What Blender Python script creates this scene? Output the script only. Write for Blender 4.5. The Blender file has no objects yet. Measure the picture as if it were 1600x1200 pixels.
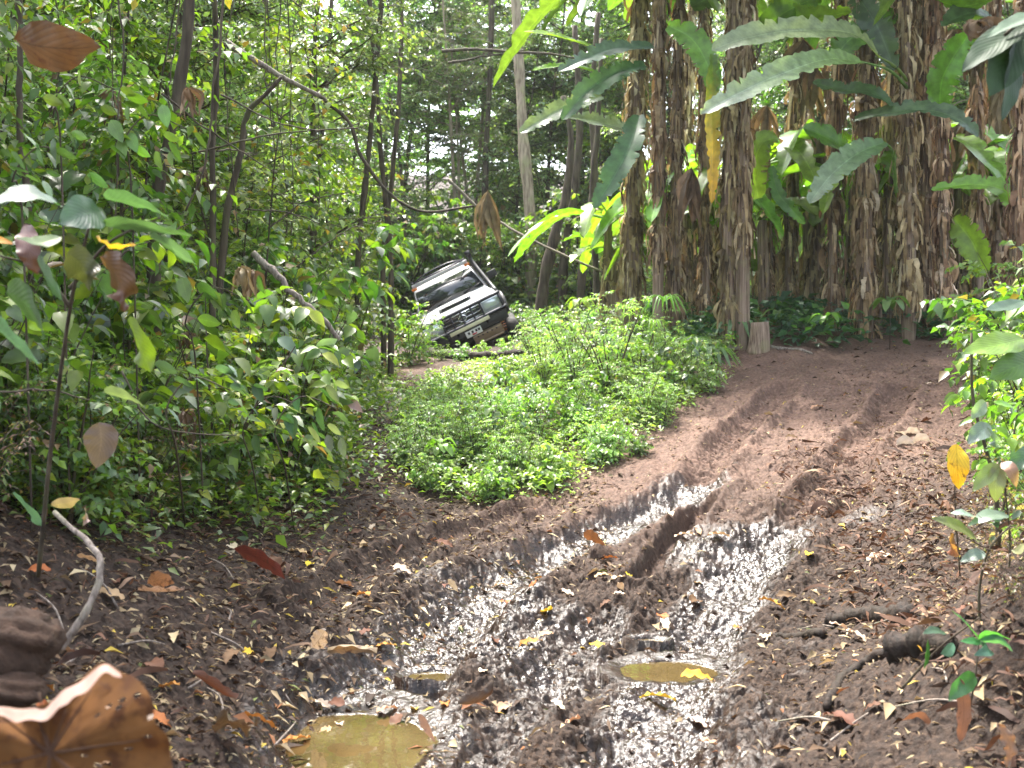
import bpy, math, random
import numpy as np
from mathutils import Vector, Matrix
R = math.radians
sc = bpy.context.scene
col = sc.collection

# ------------------------------------------------------------ camera, world, sun, exposure
F = 1715.0; HY = 520.0
cd = bpy.data.cameras.new('camera'); cam = bpy.data.objects.new('camera', cd); col.objects.link(cam)
cam.location = (0, 0, 0); cam.rotation_euler = (R(90), 0, 0)
cd.sensor_width = 36; cd.lens = F/1600*36; cd.shift_y = (HY-600)/1600
cd.clip_start = 0.1; cd.clip_end = 900
cd.dof.use_dof = True; cd.dof.focus_distance = 8.5; cd.dof.aperture_fstop = 3.2
sc.camera = cam

SUN_EL, SUN_AZ = 62, -24          # azimuth measured from +Y (view direction) towards +X
w = bpy.data.worlds.new('World'); sc.world = w; w.use_nodes = True
nt = w.node_tree; bg = nt.nodes['Background']
sky = nt.nodes.new('ShaderNodeTexSky'); sky.sky_type = 'NISHITA'; sky.sun_disc = False
sky.sun_elevation = R(SUN_EL); sky.sun_rotation = R(SUN_AZ); sky.air_density = 1.0; sky.dust_density = 4.0; sky.ozone_density = 1.0
hsw = nt.nodes.new('ShaderNodeHueSaturation'); hsw.inputs['Saturation'].default_value = .55; nt.links.new(sky.outputs[0], hsw.inputs['Color']); nt.links.new(hsw.outputs[0], bg.inputs[0]); bg.inputs[1].default_value = 0.15
sd = bpy.data.lights.new('sun', 'SUN'); sun = bpy.data.objects.new('sun', sd); col.objects.link(sun)
sd.energy = 2.7; sd.angle = R(6); sd.color = (1, .95, .86)
sdir = Vector((math.sin(R(SUN_AZ))*math.cos(R(SUN_EL)), math.cos(R(SUN_AZ))*math.cos(R(SUN_EL)), math.sin(R(SUN_EL))))
sun.rotation_euler = sdir.to_track_quat('Z', 'Y').to_euler()
sun.location = sdir*60
sc.view_settings.view_transform = 'Standard'; sc.view_settings.look = 'None'
sc.view_settings.exposure = 2.72; sc.view_settings.gamma = 1.0
sc.cycles.max_bounces = 6; sc.cycles.diffuse_bounces = 3; sc.cycles.glossy_bounces = 2
sc.cycles.transmission_bounces = 3; sc.cycles.transparent_max_bounces = 4
sc.cycles.use_denoising = True

# ------------------------------------------------------------ helpers: points, noise, meshes
def P(px, py, D): return np.array(((px-800)/F*D, D, (HY-py)/F*D))

def _hash(ix, iy, seed):
    n = (ix.astype(np.int64)*374761393 + iy.astype(np.int64)*668265263 + seed*1442695041) & 0xffffffff
    n = ((n ^ (n >> 13))*1274126177) & 0xffffffff
    return ((n ^ (n >> 16)) & 0xffff)/65535.0
def vnoise(x, y, seed=0):
    ix = np.floor(x); iy = np.floor(y); fx = x-ix; fy = y-iy
    fx = fx*fx*(3-2*fx); fy = fy*fy*(3-2*fy)
    a = _hash(ix, iy, seed); b = _hash(ix+1, iy, seed); c = _hash(ix, iy+1, seed); d = _hash(ix+1, iy+1, seed)
    return (a*(1-fx)+b*fx)*(1-fy)+(c*(1-fx)+d*fx)*fy - .5
def fbm(x, y, f, o=4, seed=0, g=.5):
    r = 0; a = 1
    for k in range(o):
        r = r + a*vnoise(x*f+13.7*k, y*f-7.1*k, seed+k); f *= 2.03; a *= g
    return r

def mkmesh(name, V, Fs, T=None, UV=None, smooth=False):
    me = bpy.data.meshes.new(name)
    V = np.ascontiguousarray(V, dtype=np.float32)
    me.vertices.add(len(V)); me.vertices.foreach_set('co', V.ravel())
    Fs = [f for f in Fs if len(f)]
    li = np.concatenate([np.asarray(f, dtype=np.int32).ravel() for f in Fs])
    tot = np.concatenate([np.full(len(f), np.asarray(f).shape[1], dtype=np.int32) for f in Fs])
    st = np.concatenate([[0], np.cumsum(tot)[:-1]]).astype(np.int32)
    me.loops.add(len(li)); me.loops.foreach_set('vertex_index', li)
    me.polygons.add(len(tot)); me.polygons.foreach_set('loop_start', st)
    if smooth: me.polygons.foreach_set('use_smooth', np.ones(len(tot), dtype=bool))
    me.update(calc_edges=True)
    if T is not None:
        at = me.attributes.new('tint', 'FLOAT_COLOR', 'POINT')
        c = np.ones((len(V), 4), dtype=np.float32); c[:, :3] = T; at.data.foreach_set('color', c.ravel())
    if UV is not None:
        at = me.attributes.new('luv', 'FLOAT_VECTOR', 'POINT')
        c = np.zeros((len(V), 3), dtype=np.float32); c[:, :2] = UV; at.data.foreach_set('vector', c.ravel())
    return me

class MB:
    def __init__(s): s.V = []; s.F = []; s.T = []; s.U = []; s.n = 0
    def add(s, V, Fs, T=(1, 1, 1), UV=None):
        V = np.asarray(V, dtype=float)
        if not isinstance(Fs, list): Fs = [Fs]
        s.V.append(V)
        for f in Fs: s.F.append(np.asarray(f)+s.n)
        s.T.append(np.broadcast_to(np.asarray(T, dtype=float), (len(V), 3)))
        s.U.append(np.zeros((len(V), 2)) if UV is None else UV)
        s.n += len(V); return s
    def tube(s, pts, rad, sides=6, T=(1, 1, 1), cap=True, jit=0):
        pts = np.asarray(pts, dtype=float); n = len(pts)
        rad = np.broadcast_to(np.asarray(rad, dtype=float), (n,))
        t = np.gradient(pts, axis=0); t /= np.linalg.norm(t, axis=1)[:, None]+1e-9
        ref = np.array((0, 0, 1.)) if abs(t[:, 2]).mean() < .8 else np.array((1., 0, 0))
        a = np.cross(t, ref); a /= np.linalg.norm(a, axis=1)[:, None]+1e-9; b = np.cross(t, a)
        th = np.linspace(0, 2*np.pi, sides, endpoint=False)
        V = pts[:, None]+rad[:, None, None]*(np.cos(th)[None, :, None]*a[:, None]+np.sin(th)[None, :, None]*b[:, None])
        if jit:
            jr = np.random.default_rng(n*7+sides).normal(0, 1, (n, sides)); jr = jr+np.roll(jr, 1, 0)*.8+np.roll(jr, 1, 1)*.5
            V = pts[:, None]+(V-pts[:, None])*(1+jit*jr*.5)[..., None]
        i = np.arange(n-1)[:, None]*sides; j = np.arange(sides)[None]; k = (j+1) % sides
        Fq = np.stack([i+j, i+k, i+sides+k, i+sides+j], -1).reshape(-1, 4)
        fs = [Fq]
        if cap: fs += [np.arange(sides)[None, ::-1], (np.arange(sides)+(n-1)*sides)[None]]
        return s.add(V.reshape(-1, 3), fs, T)
    def box(s, c, d, T=(1, 1, 1), rot=None):
        v = np.array([(x, y, z) for x in (-.5, .5) for y in (-.5, .5) for z in (-.5, .5)])*np.asarray(d)
        if rot is not None: v = v @ np.array(rot.to_3x3()).T
        return s.add(v+np.asarray(c), np.array([(0, 1, 3, 2), (4, 6, 7, 5), (0, 4, 5, 1), (2, 3, 7, 6), (0, 2, 6, 4), (1, 5, 7, 3)]), T)
    def build(s, name, mat, parent=None, smooth=False, bevel=0, off=None):
        V = np.concatenate(s.V)
        if off is not None: V = V-np.asarray(off)
        me = mkmesh(name, V, s.F, np.concatenate(s.T), np.concatenate(s.U), smooth)
        me.materials.append(mat)
        o = bpy.data.objects.new(name, me); col.objects.link(o)
        if parent is not None: o.parent = parent
        elif off is not None: o.location = off
        if bevel:
            m = o.modifiers.new('bevel', 'BEVEL'); m.width = bevel; m.segments = 2; m.limit_method = 'ANGLE'
        return o

def tag(o, label=None, cat=None, group=None, kind=None):
    if label: o['label'] = label
    if cat: o['category'] = cat
    if group: o['group'] = group
    if kind: o['kind'] = kind
    return o
def empty(name, loc, label, cat, group=None):
    o = bpy.data.objects.new(name, None); col.objects.link(o); o.location = Vector(loc); o.empty_display_size = .1
    return tag(o, label, cat, group)
def copy_tree(o, loc, rz=0, s=1, label=None, group=None, rx=0, ry=0):
    c = o.copy(); col.objects.link(c); c.location = Vector(loc); c.rotation_euler = (rx, ry, rz)
    c.scale = (s, s, s) if np.isscalar(s) else s
    if label: c['label'] = label
    if group: c['group'] = group
    for ch in o.children:
        d = ch.copy(); col.objects.link(d); d.parent = c
    return c
def catmull(pts, n):
    pts = np.asarray(pts, dtype=float)
    if len(pts) < 3: return pts[0]+(pts[-1]-pts[0])*np.linspace(0, 1, n)[:, None]
    Q = np.vstack([2*pts[0]-pts[1], pts, 2*pts[-1]-pts[-2]]); m = len(pts)-1
    u = np.linspace(0, m, n); k = np.minimum(u.astype(int), m-1); t = (u-k)[:, None]
    a, b, c, d = Q[k], Q[k+1], Q[k+2], Q[k+3]
    return .5*((2*b)+(c-a)*t+(2*a-5*b+4*c-d)*t*t+(3*b-3*c+d-a)*t**3)
def unit(v): v = np.asarray(v, dtype=float); return v/(np.linalg.norm(v, axis=-1, keepdims=True)+1e-9)

# ------------------------------------------------------------ materials
def mat(name, build):
    m = bpy.data.materials.new(name); m.use_nodes = True; t = m.node_tree; t.nodes.clear()
    out = t.nodes.new('ShaderNodeOutputMaterial')
    t.links.new(build(t), out.inputs[0]); return m
def N(t, k, **kw):
    n = t.nodes.new(k)
    for a, b in kw.items():
        if a.startswith('i_'):
            n.inputs[a[2:].replace('_', ' ')].default_value = b
        else: setattr(n, a, b)
    return n
def attr(t, name, out='Color'):
    return N(t, 'ShaderNodeAttribute', attribute_name=name).outputs[out]
def mul(t, a, b, f=1.0):
    m = N(t, 'ShaderNodeMix', data_type='RGBA', blend_type='MULTIPLY'); m.inputs[0].default_value = f
    for s, v in ((6, a), (7, b)):
        if hasattr(v, 'links'): t.links.new(v, m.inputs[s])
        else: m.inputs[s].default_value = (*v, 1)
    return m.outputs[2]
def mixc(t, f, a, b):
    m = N(t, 'ShaderNodeMix', data_type='RGBA')
    for s, v in ((0, f), (6, a), (7, b)):
        if hasattr(v, 'links'): t.links.new(v, m.inputs[s])
        else: m.inputs[s].default_value = v if s == 0 else (*v, 1)
    return m.outputs[2]
def noise(t, scale, detail=4, coord='Object', rough=.55, out=0):
    tc = N(t, 'ShaderNodeTexCoord'); n = N(t, 'ShaderNodeTexNoise'); n.inputs['Scale'].default_value = scale
    n.inputs['Detail'].default_value = detail; n.inputs['Roughness'].default_value = rough
    t.links.new(tc.outputs[coord], n.inputs['Vector']); return n.outputs[out]
def ramp(t, f, stops):
    r = N(t, 'ShaderNodeValToRGB'); e = r.color_ramp.elements
    e[0].position = stops[0][0]; e[0].color = (*stops[0][1], 1); e[1].position = stops[-1][0]; e[1].color = (*stops[-1][1], 1)
    for p, c in stops[1:-1]:
        q = e.new(p); q.color = (*c, 1)
    t.links.new(f, r.inputs[0]); return r.outputs[0]
def g(v): return (v, v, v)
def principled(t, color, rough=.5, spec=.5, bump=None, bs=.3, bd=.01, metal=0, coat=0, nrm=None):
    p = N(t, 'ShaderNodeBsdfPrincipled')
    if hasattr(color, 'links'): t.links.new(color, p.inputs['Base Color'])
    else: p.inputs['Base Color'].default_value = (*color, 1)
    if hasattr(rough, 'links'): t.links.new(rough, p.inputs['Roughness'])
    else: p.inputs['Roughness'].default_value = rough
    p.inputs['Specular IOR Level'].default_value = spec; p.inputs['Metallic'].default_value = metal
    p.inputs['Coat Weight'].default_value = coat
    if bump is not None:
        b = N(t, 'ShaderNodeBump'); b.inputs['Strength'].default_value = bs; b.inputs['Distance'].default_value = bd
        t.links.new(bump, b.inputs['Height']); t.links.new(b.outputs[0], p.inputs['Normal'])
    return p.outputs[0]

def leaf_mat(name, trans=.4, rough=.42, var=.35, veins=0, tgain=(1.5, 1.9, .55), spec=.5, blotch=None):
    def b(t):
        c = attr(t, 'tint')
        oi = N(t, 'ShaderNodeObjectInfo')
        hs = N(t, 'ShaderNodeHueSaturation')
        mr = N(t, 'ShaderNodeMapRange'); mr.inputs[3].default_value = 1-var; mr.inputs[4].default_value = 1+var
        t.links.new(oi.outputs['Random'], mr.inputs[0]); t.links.new(mr.outputs[0], hs.inputs['Value'])
        mh = N(t, 'ShaderNodeMath', operation='MULTIPLY'); mh.inputs[1].default_value = 37.31
        fr = N(t, 'ShaderNodeMath', operation='FRACT'); t.links.new(oi.outputs['Random'], mh.inputs[0]); t.links.new(mh.outputs[0], fr.inputs[0])
        m2 = N(t, 'ShaderNodeMapRange'); m2.inputs[3].default_value = .475; m2.inputs[4].default_value = .52
        t.links.new(fr.outputs[0], m2.inputs[0]); t.links.new(m2.outputs[0], hs.inputs['Hue'])
        t.links.new(c, hs.inputs['Color']); c = hs.outputs[0]
        n = noise(t, 9, 3); c = mul(t, c, ramp(t, n, [(.3, g(.65)), (.7, g(1.25))]))
        if blotch: c = mixc(t, ramp(t, noise(t, blotch[0], 5), [(blotch[1], g(0)), (blotch[1]+.12, g(1))]), c, blotch[2])
        bump = None
        if veins:
            s = N(t, 'ShaderNodeSeparateXYZ'); t.links.new(attr(t, 'luv', 'Vector'), s.inputs[0])
            ab = N(t, 'ShaderNodeMath', operation='ABSOLUTE'); t.links.new(s.outputs[1], ab.inputs[0])
            ma = N(t, 'ShaderNodeMath', operation='MULTIPLY_ADD'); ma.inputs[1].default_value = -veins[1]
            t.links.new(ab.outputs[0], ma.inputs[0]); t.links.new(s.outputs[0], ma.inputs[2])
            mm = N(t, 'ShaderNodeMath', operation='MULTIPLY'); mm.inputs[1].default_value = veins[0]*6.283
            t.links.new(ma.outputs[0], mm.inputs[0])
            sn = N(t, 'ShaderNodeMath', operation='SINE'); t.links.new(mm.outputs[0], sn.inputs[0])
            v = ramp(t, sn.outputs[0], [(0, g(0)), (.7, g(.15)), (.97, g(1))])
            rib = ramp(t, ab.outputs[0], [(0, g(1)), (.05, g(0))])
            c = mixc(t, mul(t, v, g(.35)), c, mul(t, c, g(veins[2])))
            c = mixc(t, mul(t, rib, g(.7)), c, mul(t, c, g(veins[3])))
            bump = sn.outputs[0]
        pr = principled(t, c, rough, spec, bump, .12, .004)
        tr = N(t, 'ShaderNodeBsdfTranslucent'); t.links.new(mul(t, c, tgain), tr.inputs[0])
        mx = N(t, 'ShaderNodeMixShader'); mx.inputs[0].default_value = trans
        t.links.new(pr, mx.inputs[1]); t.links.new(tr.outputs[0], mx.inputs[2]); return mx.outputs[0]
    return mat(name, b)
M_leaf = leaf_mat('green leaves', .42, .38)
M_leafbig = leaf_mat('veined leaves', .34, .42, .1, (11, .35, 1.6, 1.5))
M_banana = leaf_mat('banana blade', .42, .27, .12, (55, .05, .8, 1.7), (1.6, 1.7, .45))
M_drymatte = leaf_mat('matt brown leaf', .10, .8, .05, 0, (1.2,1,.7), .1, (26, .52, (.055, .022, .009)))
M_leafbacklit = leaf_mat('backlit veined leaves', .12, .6, .1, (11, .35, 1.3, 1.2), spec=.2)  # shaded copy of the veined leaves, for blades seen against the light
M_dry = leaf_mat('dry leaves', .14, .65, .12, 0, (1.3, 1.05, .75), .12)
M_drybig = leaf_mat('large dead leaf', .22, .55, .05, (6.5, .55, .35, .3), (1.5, 1.0, .5), .35, (30, .57, (.05, .025, .015)))
M_skirt = leaf_mat('dead banana sheath', .22, .7, .2, 0, (1.4, 1.1, .7), .25)

def bark(c1, c2, sc_=(18, 18, 3)):
    def b(t):
        tc = N(t, 'ShaderNodeTexCoord'); mp = N(t, 'ShaderNodeMapping'); mp.inputs['Scale'].default_value = sc_
        n = N(t, 'ShaderNodeTexNoise'); n.inputs['Scale'].default_value = 1; n.inputs['Detail'].default_value = 6
        t.links.new(tc.outputs['Object'], mp.inputs[0]); t.links.new(mp.outputs[0], n.inputs['Vector'])
        c = mul(t, ramp(t, n.outputs[0], [(.3, c1), (.68, c2)]), attr(t, 'tint'))
        c = mixc(t, ramp(t, noise(t, 4), [(.5, g(0)), (.7, g(.6))]), c, (c2[0]*.7, c2[1]*.9, c2[2]*.6))
        return principled(t, c, .8, .25, n.outputs[0], .7, .01)
    return b
M_bark = mat('bark', bark((.018, .012, .008), (.09, .07, .045)))
M_palebark = mat('pale bark', bark((.12, .09, .06), (.38, .31, .22)))
M_sheath = mat('banana sheath', bark((.075, .045, .03), (.30, .22, .16), (40, 40, 1.2)))
M_stick = mat('dead wood', bark((.06, .045, .035), (.28, .23, .19), (60, 60, 20)))
M_log = mat('rotten log', bark((.004, .0025, .0016), (.024, .013, .008), (45, 45, 45)))
def soilm(t):
    n = noise(t, 14, 6, rough=.65); n2 = noise(t, 70, 4, rough=.7)
    c = ramp(t, n, [(.3, (.022, .012, .007)), (.7, (.075, .042, .026))])
    return principled(t, c, .85, .25, n2, .8, .02)
M_soil = mat('clod soil', soilm)

def groundm(t):
    wet = attr(t, 'wet', 'Fac'); red = attr(t, 'red', 'Fac')
    nb = noise(t, 2.2, 5, rough=.6); nf = noise(t, 30, 4, rough=.6); nm = noise(t, 9, 5, rough=.65)
    dry = ramp(t, nf, [(.28, (.008, .0045, .0028)), (.5, (.022, .0125, .008)), (.74, (.055, .034, .022))])
    redc = ramp(t, nf, [(.25, (.055, .031, .022)), (.5, (.105, .062, .045)), (.78, (.19, .12, .09))])
    redc = mul(t, redc, ramp(t, nb, [(.3, g(.75)), (.7, g(1.15))]))
    mud = ramp(t, nf, [(.3, (.007, .0038, .0024)), (.55, (.018, .0096, .0062)), (.8, (.04, .023, .015))])
    c = mixc(t, red, dry, redc)
    wn = N(t, 'ShaderNodeMath', operation='MULTIPLY_ADD'); wn.inputs[1].default_value = 1.5; t.links.new(nm, wn.inputs[0])
    ad = N(t, 'ShaderNodeMath', operation='MULTIPLY_ADD'); ad.inputs[1].default_value = 1.6
    t.links.new(wet, ad.inputs[0]); t.links.new(wn.outputs[0], ad.inputs[2]); wn.inputs[2].default_value = -1.35
    wv = ramp(t, ad.outputs[0], [(.0, g(0)), (.8, g(1))])
    c = mixc(t, wv, c, mud)
    ro = ramp(t, ad.outputs[0], [(.0, g(.8)), (.3, g(.5)), (.6, g(.32)), (.95, g(.18))])
    p = N(t, 'ShaderNodeBsdfPrincipled'); t.links.new(c, p.inputs['Base Color']); t.links.new(ro, p.inputs['Roughness'])
    sr = N(t, 'ShaderNodeMapRange'); sr.inputs[3].default_value = .2; sr.inputs[4].default_value = .36; t.links.new(wv, sr.inputs[0]); t.links.new(sr.outputs[0], p.inputs['Specular IOR Level'])
    n3 = noise(t, 80, 2, rough=.6); ad3 = N(t, 'ShaderNodeMath', operation='MULTIPLY_ADD'); ad3.inputs[1].default_value = .25; t.links.new(n3, ad3.inputs[0]); t.links.new(nf, ad3.inputs[2])
    b = N(t, 'ShaderNodeBump'); b.inputs['Strength'].default_value = .6; b.inputs['Distance'].default_value = .022
    t.links.new(ad3.outputs[0], b.inputs['Height']); t.links.new(b.outputs[0], p.inputs['Normal'])
    return p.outputs[0]
M_ground = mat('mud and soil', groundm)
def waterm(t):
    c = ramp(t, noise(t, 3, 4), [(.3, (.045, .031, .012)), (.7, (.085, .06, .024))])
    return principled(t, c, .02, .8, noise(t, 14, 2), .12, .004)
M_water = mat('muddy water', waterm)

# ------------------------------------------------------------ terrain height from surveyed points
CP = [(800,1200,4.6),(560,1150,5.0),(1040,1100,5.4),(1060,1035,6.1),(700,960,7),(880,860,8.8),(650,775,10.3),(900,745,11),
 (1200,900,7.8),(1200,780,9.6),(1250,680,11.6),(1300,605,13.8),(1300,556,15.4),(1160,520,16.4),(1440,520,16.6),(745,541,22),(620,600,16.5),
 (750,562,19),(1000,560,16.5),(1000,510,20),(300,830,7),(100,1000,4.6),(0,820,5),(400,1000,5.6),(450,800,8.8),(0,640,9),(300,650,11),
 (550,640,14),(1500,870,7),(1600,900,5.4),(1450,1000,5.8),(1570,1190,4.1),(1600,770,8),(1480,660,11.6),(1590,600,12.6),(850,640,13.5),
 (1050,650,13),(300,1200,4.0),(1645,790,5.1),(1665,960,4.2),(60,1200,3.3),(900,500,26),(500,520,24),(1400,500,24),(200,560,16)]
C = np.array([P(*c) for c in CP])
ex = [(-12,2,-.2),(-14,14,.6),(-14,30,1.6),(12,2,-.3),(14,14,.5),(14,30,1.2),(0,-4,-1.7),(-8,-4,-.9),(8,-4,-.9),(0,36,1.0),(0,60,5),(-30,60,6),(30,60,6),(-40,20,5),(40,20,4),(0,90,12)]
C = np.vstack([C, np.array(ex, dtype=float)])
def _tk(r2): return .5*r2*np.log(r2+1e-9)
_n = len(C); _K = _tk(((C[:, None, :2]-C[None, :, :2])**2).sum(-1))+np.eye(_n)*.25
_A = np.zeros((_n+3, _n+3)); _A[:_n, :_n] = _K; _A[:_n, _n] = 1; _A[:_n, _n+1:] = C[:, :2]; _A[_n:, :_n] = _A[:_n, _n:].T
_w = np.linalg.solve(_A, np.concatenate([C[:, 2], [0, 0, 0]]))
def hbase(x, y):
    x = np.asarray(x, dtype=float); y = np.asarray(y, dtype=float); r = _w[_n]+_w[_n+1]*x+_w[_n+2]*y
    for i in range(_n): r = r+_w[i]*_tk((x-C[i, 0])**2+(y-C[i, 1])**2)
    return r
def G(px, py, D0=2.5, D1=60):
    D = np.geomspace(D0, D1, 900); h = hbase((px-800)/F*D, D); z = (HY-py)/F*D
    k = np.argmax(z < h)
    if not (z < h).any(): k = len(D)-1
    return np.array(((px-800)/F*D[k], D[k], h[k]))

RUTS = [ # pixels along the rut, half width, depth, berm, wetness, tread
 ([(520,1195),(590,1085),(700,965),(790,905),(880,855),(1000,800),(1085,760)], .25, .085, .05, 1.0, 0),
 ([(1010,1199),(1040,1090),(1075,1010),(1140,905),(1210,830)], .27, .07, .04, 1.0, 0),
 ([(1210,830),(1290,760),(1345,700),(1385,650),(1405,612)], .17, .085, .06, .25, 1),
 ([(1085,760),(1130,700),(1195,640),(1225,612)], .17, .09, .06, .4, 1),
 ([(1000,905),(1035,850),(1100,785)], .09, .13, .03, .1, 0),
 ([(1130,900),(1175,850),(1190,800)], .13, .035, .02, .5, 1),
 ([(1200,900),(1205,850),(1215,805)], .11, .03, .02, .5, 1),
 ([(480,960),(560,905),(690,845),(820,800)], .13, .05, .06, .3, 0),
 ([(740,1190),(860,1060),(960,960)], .15, .05, .03, .6, 0),
 ([(900,1130),(985,1010),(1060,905)], .12, .05, .04, .3, 0),
 ([(1330,690),(1345,760),(1300,800)], .16, .10, .02, .1, 0)]
RUTW = [np.array([G(*q) for q in r[0]])[:, :2] for r in RUTS]
PUD = [((545,1148), .32, .46, .06), ((1050,1037), .26, .19, .05), ((672,1048), .12, .10, .04), ((1012,995),.10,.06,.035)]
PUDW = [G(*p[0]) for p in PUD]
def polydist(x, y, pl):
    best = np.full(x.shape, 1e9); arc = np.zeros(x.shape); L = 0
    for a, b in zip(pl[:-1], pl[1:]):
        d = b-a; l = np.hypot(*d); t = np.clip(((x-a[0])*d[0]+(y-a[1])*d[1])/l**2, 0, 1)
        q = np.hypot(x-a[0]-t*d[0], y-a[1]-t*d[1]); m = q < best
        best = np.where(m, q, best); arc = np.where(m, L+t*l, arc); L += l
    return best, arc
TRACK = np.array([G(*q) for q in [(780,1199),(850,1080),(930,940),(1080,840),(1200,760),(1290,660),(1310,590)]])[:, :2]
def hfull(x, y, fine=True):
    h = hbase(x, y)
    dt, _ = polydist(x, y, TRACK)
    ins = np.exp(-(dt/1.55)**4)
    near = 1/(1+np.exp((y-17)*.8))
    h = h+near*(.05*fbm(x, y, 1.6, 3, 5)+.05*fbm(x, y, 4.5, 4, 9)*(.5+ins))
    wet = ins*np.clip((10.9-y)/2.2, .10, 1)*(.50+.85*fbm(x, y, 1.3, 4, 61))
    dig = np.zeros(x.shape); brm = np.zeros(x.shape); prm = np.zeros(x.shape)
    for (pts, hw, dp, bm, wt, tr), pl in zip(RUTS, RUTW):
        wob = .25*hw*vnoise(x*3, y*3, 77)
        d, a = polydist(x, y, pl); d = d+wob
        pr = np.exp(-(d/hw)**4)
        dig = np.maximum(dig, dp*pr); prm = np.maximum(prm, pr); brm = np.maximum(brm, bm*np.exp(-((d-hw*1.55)/(hw*.45))**2)*(1+1.2*vnoise(x*6, y*6, 31)))
        if tr: h = h+.018*pr*np.sign(np.sin(a*2*np.pi/.085+9*np.abs(d)))*near
        wet = np.maximum(wet, wt*np.exp(-(d/(hw*1.35))**4)) if wt > .5 else wet*(1-.6*pr*(1-wt))+wt*pr*.5
    h = h-1.2*dig+1.15*brm*(1-prm)
    if fine:
        c = fbm(x, y, 15, 5, 21, .68); amp = near*(.016+.036*ins*np.clip((11.5-y)/4, .12, 1))*(1-.5*np.clip((wet-.7)/.3, 0, 1))
        h = h+amp*(np.abs(c)*-1.5+.35)+near*(.010+.012*ins)*(1-.5*np.clip((wet-.6)/.4, 0, 1))*fbm(x, y, 44, 2, 3)
    lvl = []
    for (p, rx, ry, dp), q in zip(PUD, PUDW):
        dd = np.hypot((x-q[0])/rx, (y-q[1])/ry)*(1+.5*vnoise(x*4, y*4, 55))
        k2 = np.exp(-(dd/1.55)**4); h = h*(1-k2)+(q[2]-dp+.012+.25*(h-hbase(x, y)))*k2; k = np.exp(-(dd/.95)**4); h = h*(1-k)+(q[2]-dp-.03)*k; d0 = np.hypot((x-q[0])/rx, (y-q[1])/ry); ring = (d0 < 1.6) & (dd > .97); h = np.where(ring, np.maximum(h, q[2]-dp+.002+.035*(dd-.97)+.022*np.clip(vnoise(x*16, y*16, 5), -.2, .5)), h); wet = np.maximum(wet, np.exp(-(dd/1.8)**4))
    redm = 1/(1+np.exp(-(y-9.6-.6*fbm(x, y, 1.5, 2, 8))*1.6))*np.exp(-np.clip(np.abs(x-3.2-.15*(y-12))-2.6, 0, 9)**2/.5)
    redm = np.maximum(redm, np.exp(-(np.hypot((x+1.9)/1.0, (y-18.5)/3))**2)*.8)
    return h, wet, redm

def ground():
    ys = np.concatenate([np.linspace(-6, 3.1, 16), np.arange(3.2, 8, .010), np.arange(8, 15, .021), np.linspace(15.1, 26, 100), np.geomspace(26.6, 400, 44)])
    xf = np.concatenate([-np.geomspace(400, 5.8, 34), np.linspace(-5.6, 5.6, 1020), np.geomspace(5.8, 400, 34)])
    X, Y = np.meshgrid(xf, ys); sh = X.shape
    h, wet, red = hfull(X.ravel(), Y.ravel())
    far = np.clip((np.hypot(X.ravel(), Y.ravel()-15)-45)/60, 0, 1)
    h = np.clip(h*(1-far)+14*far, -3, 30)
    V = np.stack([X.ravel(), Y.ravel(), h], 1)
    i = np.arange(sh[0]-1)[:, None]*sh[1]; j = np.arange(sh[1]-1)[None]
    Fq = np.stack([i+j, i+j+1, i+j+1+sh[1], i+j+sh[1]], -1).reshape(-1, 4)
    me = mkmesh('ground', V, [Fq], smooth=True)
    for nme, a in (('wet', wet), ('red', red)):
        at = me.attributes.new(nme, 'FLOAT', 'POINT'); at.data.foreach_set('value', a.astype(np.float32))
    me.materials.append(M_ground)
    o = bpy.data.objects.new('ground', me); col.objects.link(o); tag(o, kind='structure')
ground()
def H(x, y): return float(hfull(np.array([x]), np.array([y]), False)[0][0])

for k, ((p, rx, ry, dp), q) in enumerate(zip(PUD, PUDW)):
    th = np.linspace(0, 2*np.pi, 40, endpoint=False); rr = 1.32
    V = np.stack([q[0]+rx*rr*np.cos(th), q[1]+ry*rr*np.sin(th), np.full(40, q[2]-dp)], 1)
    mb = MB(); mb.add(np.vstack([V, [[q[0], q[1], q[2]-dp]]]), np.array([(i, (i+1) % 40, 40) for i in range(40)]))
    tag(mb.build('puddle_water', M_water), kind='structure')

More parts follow.
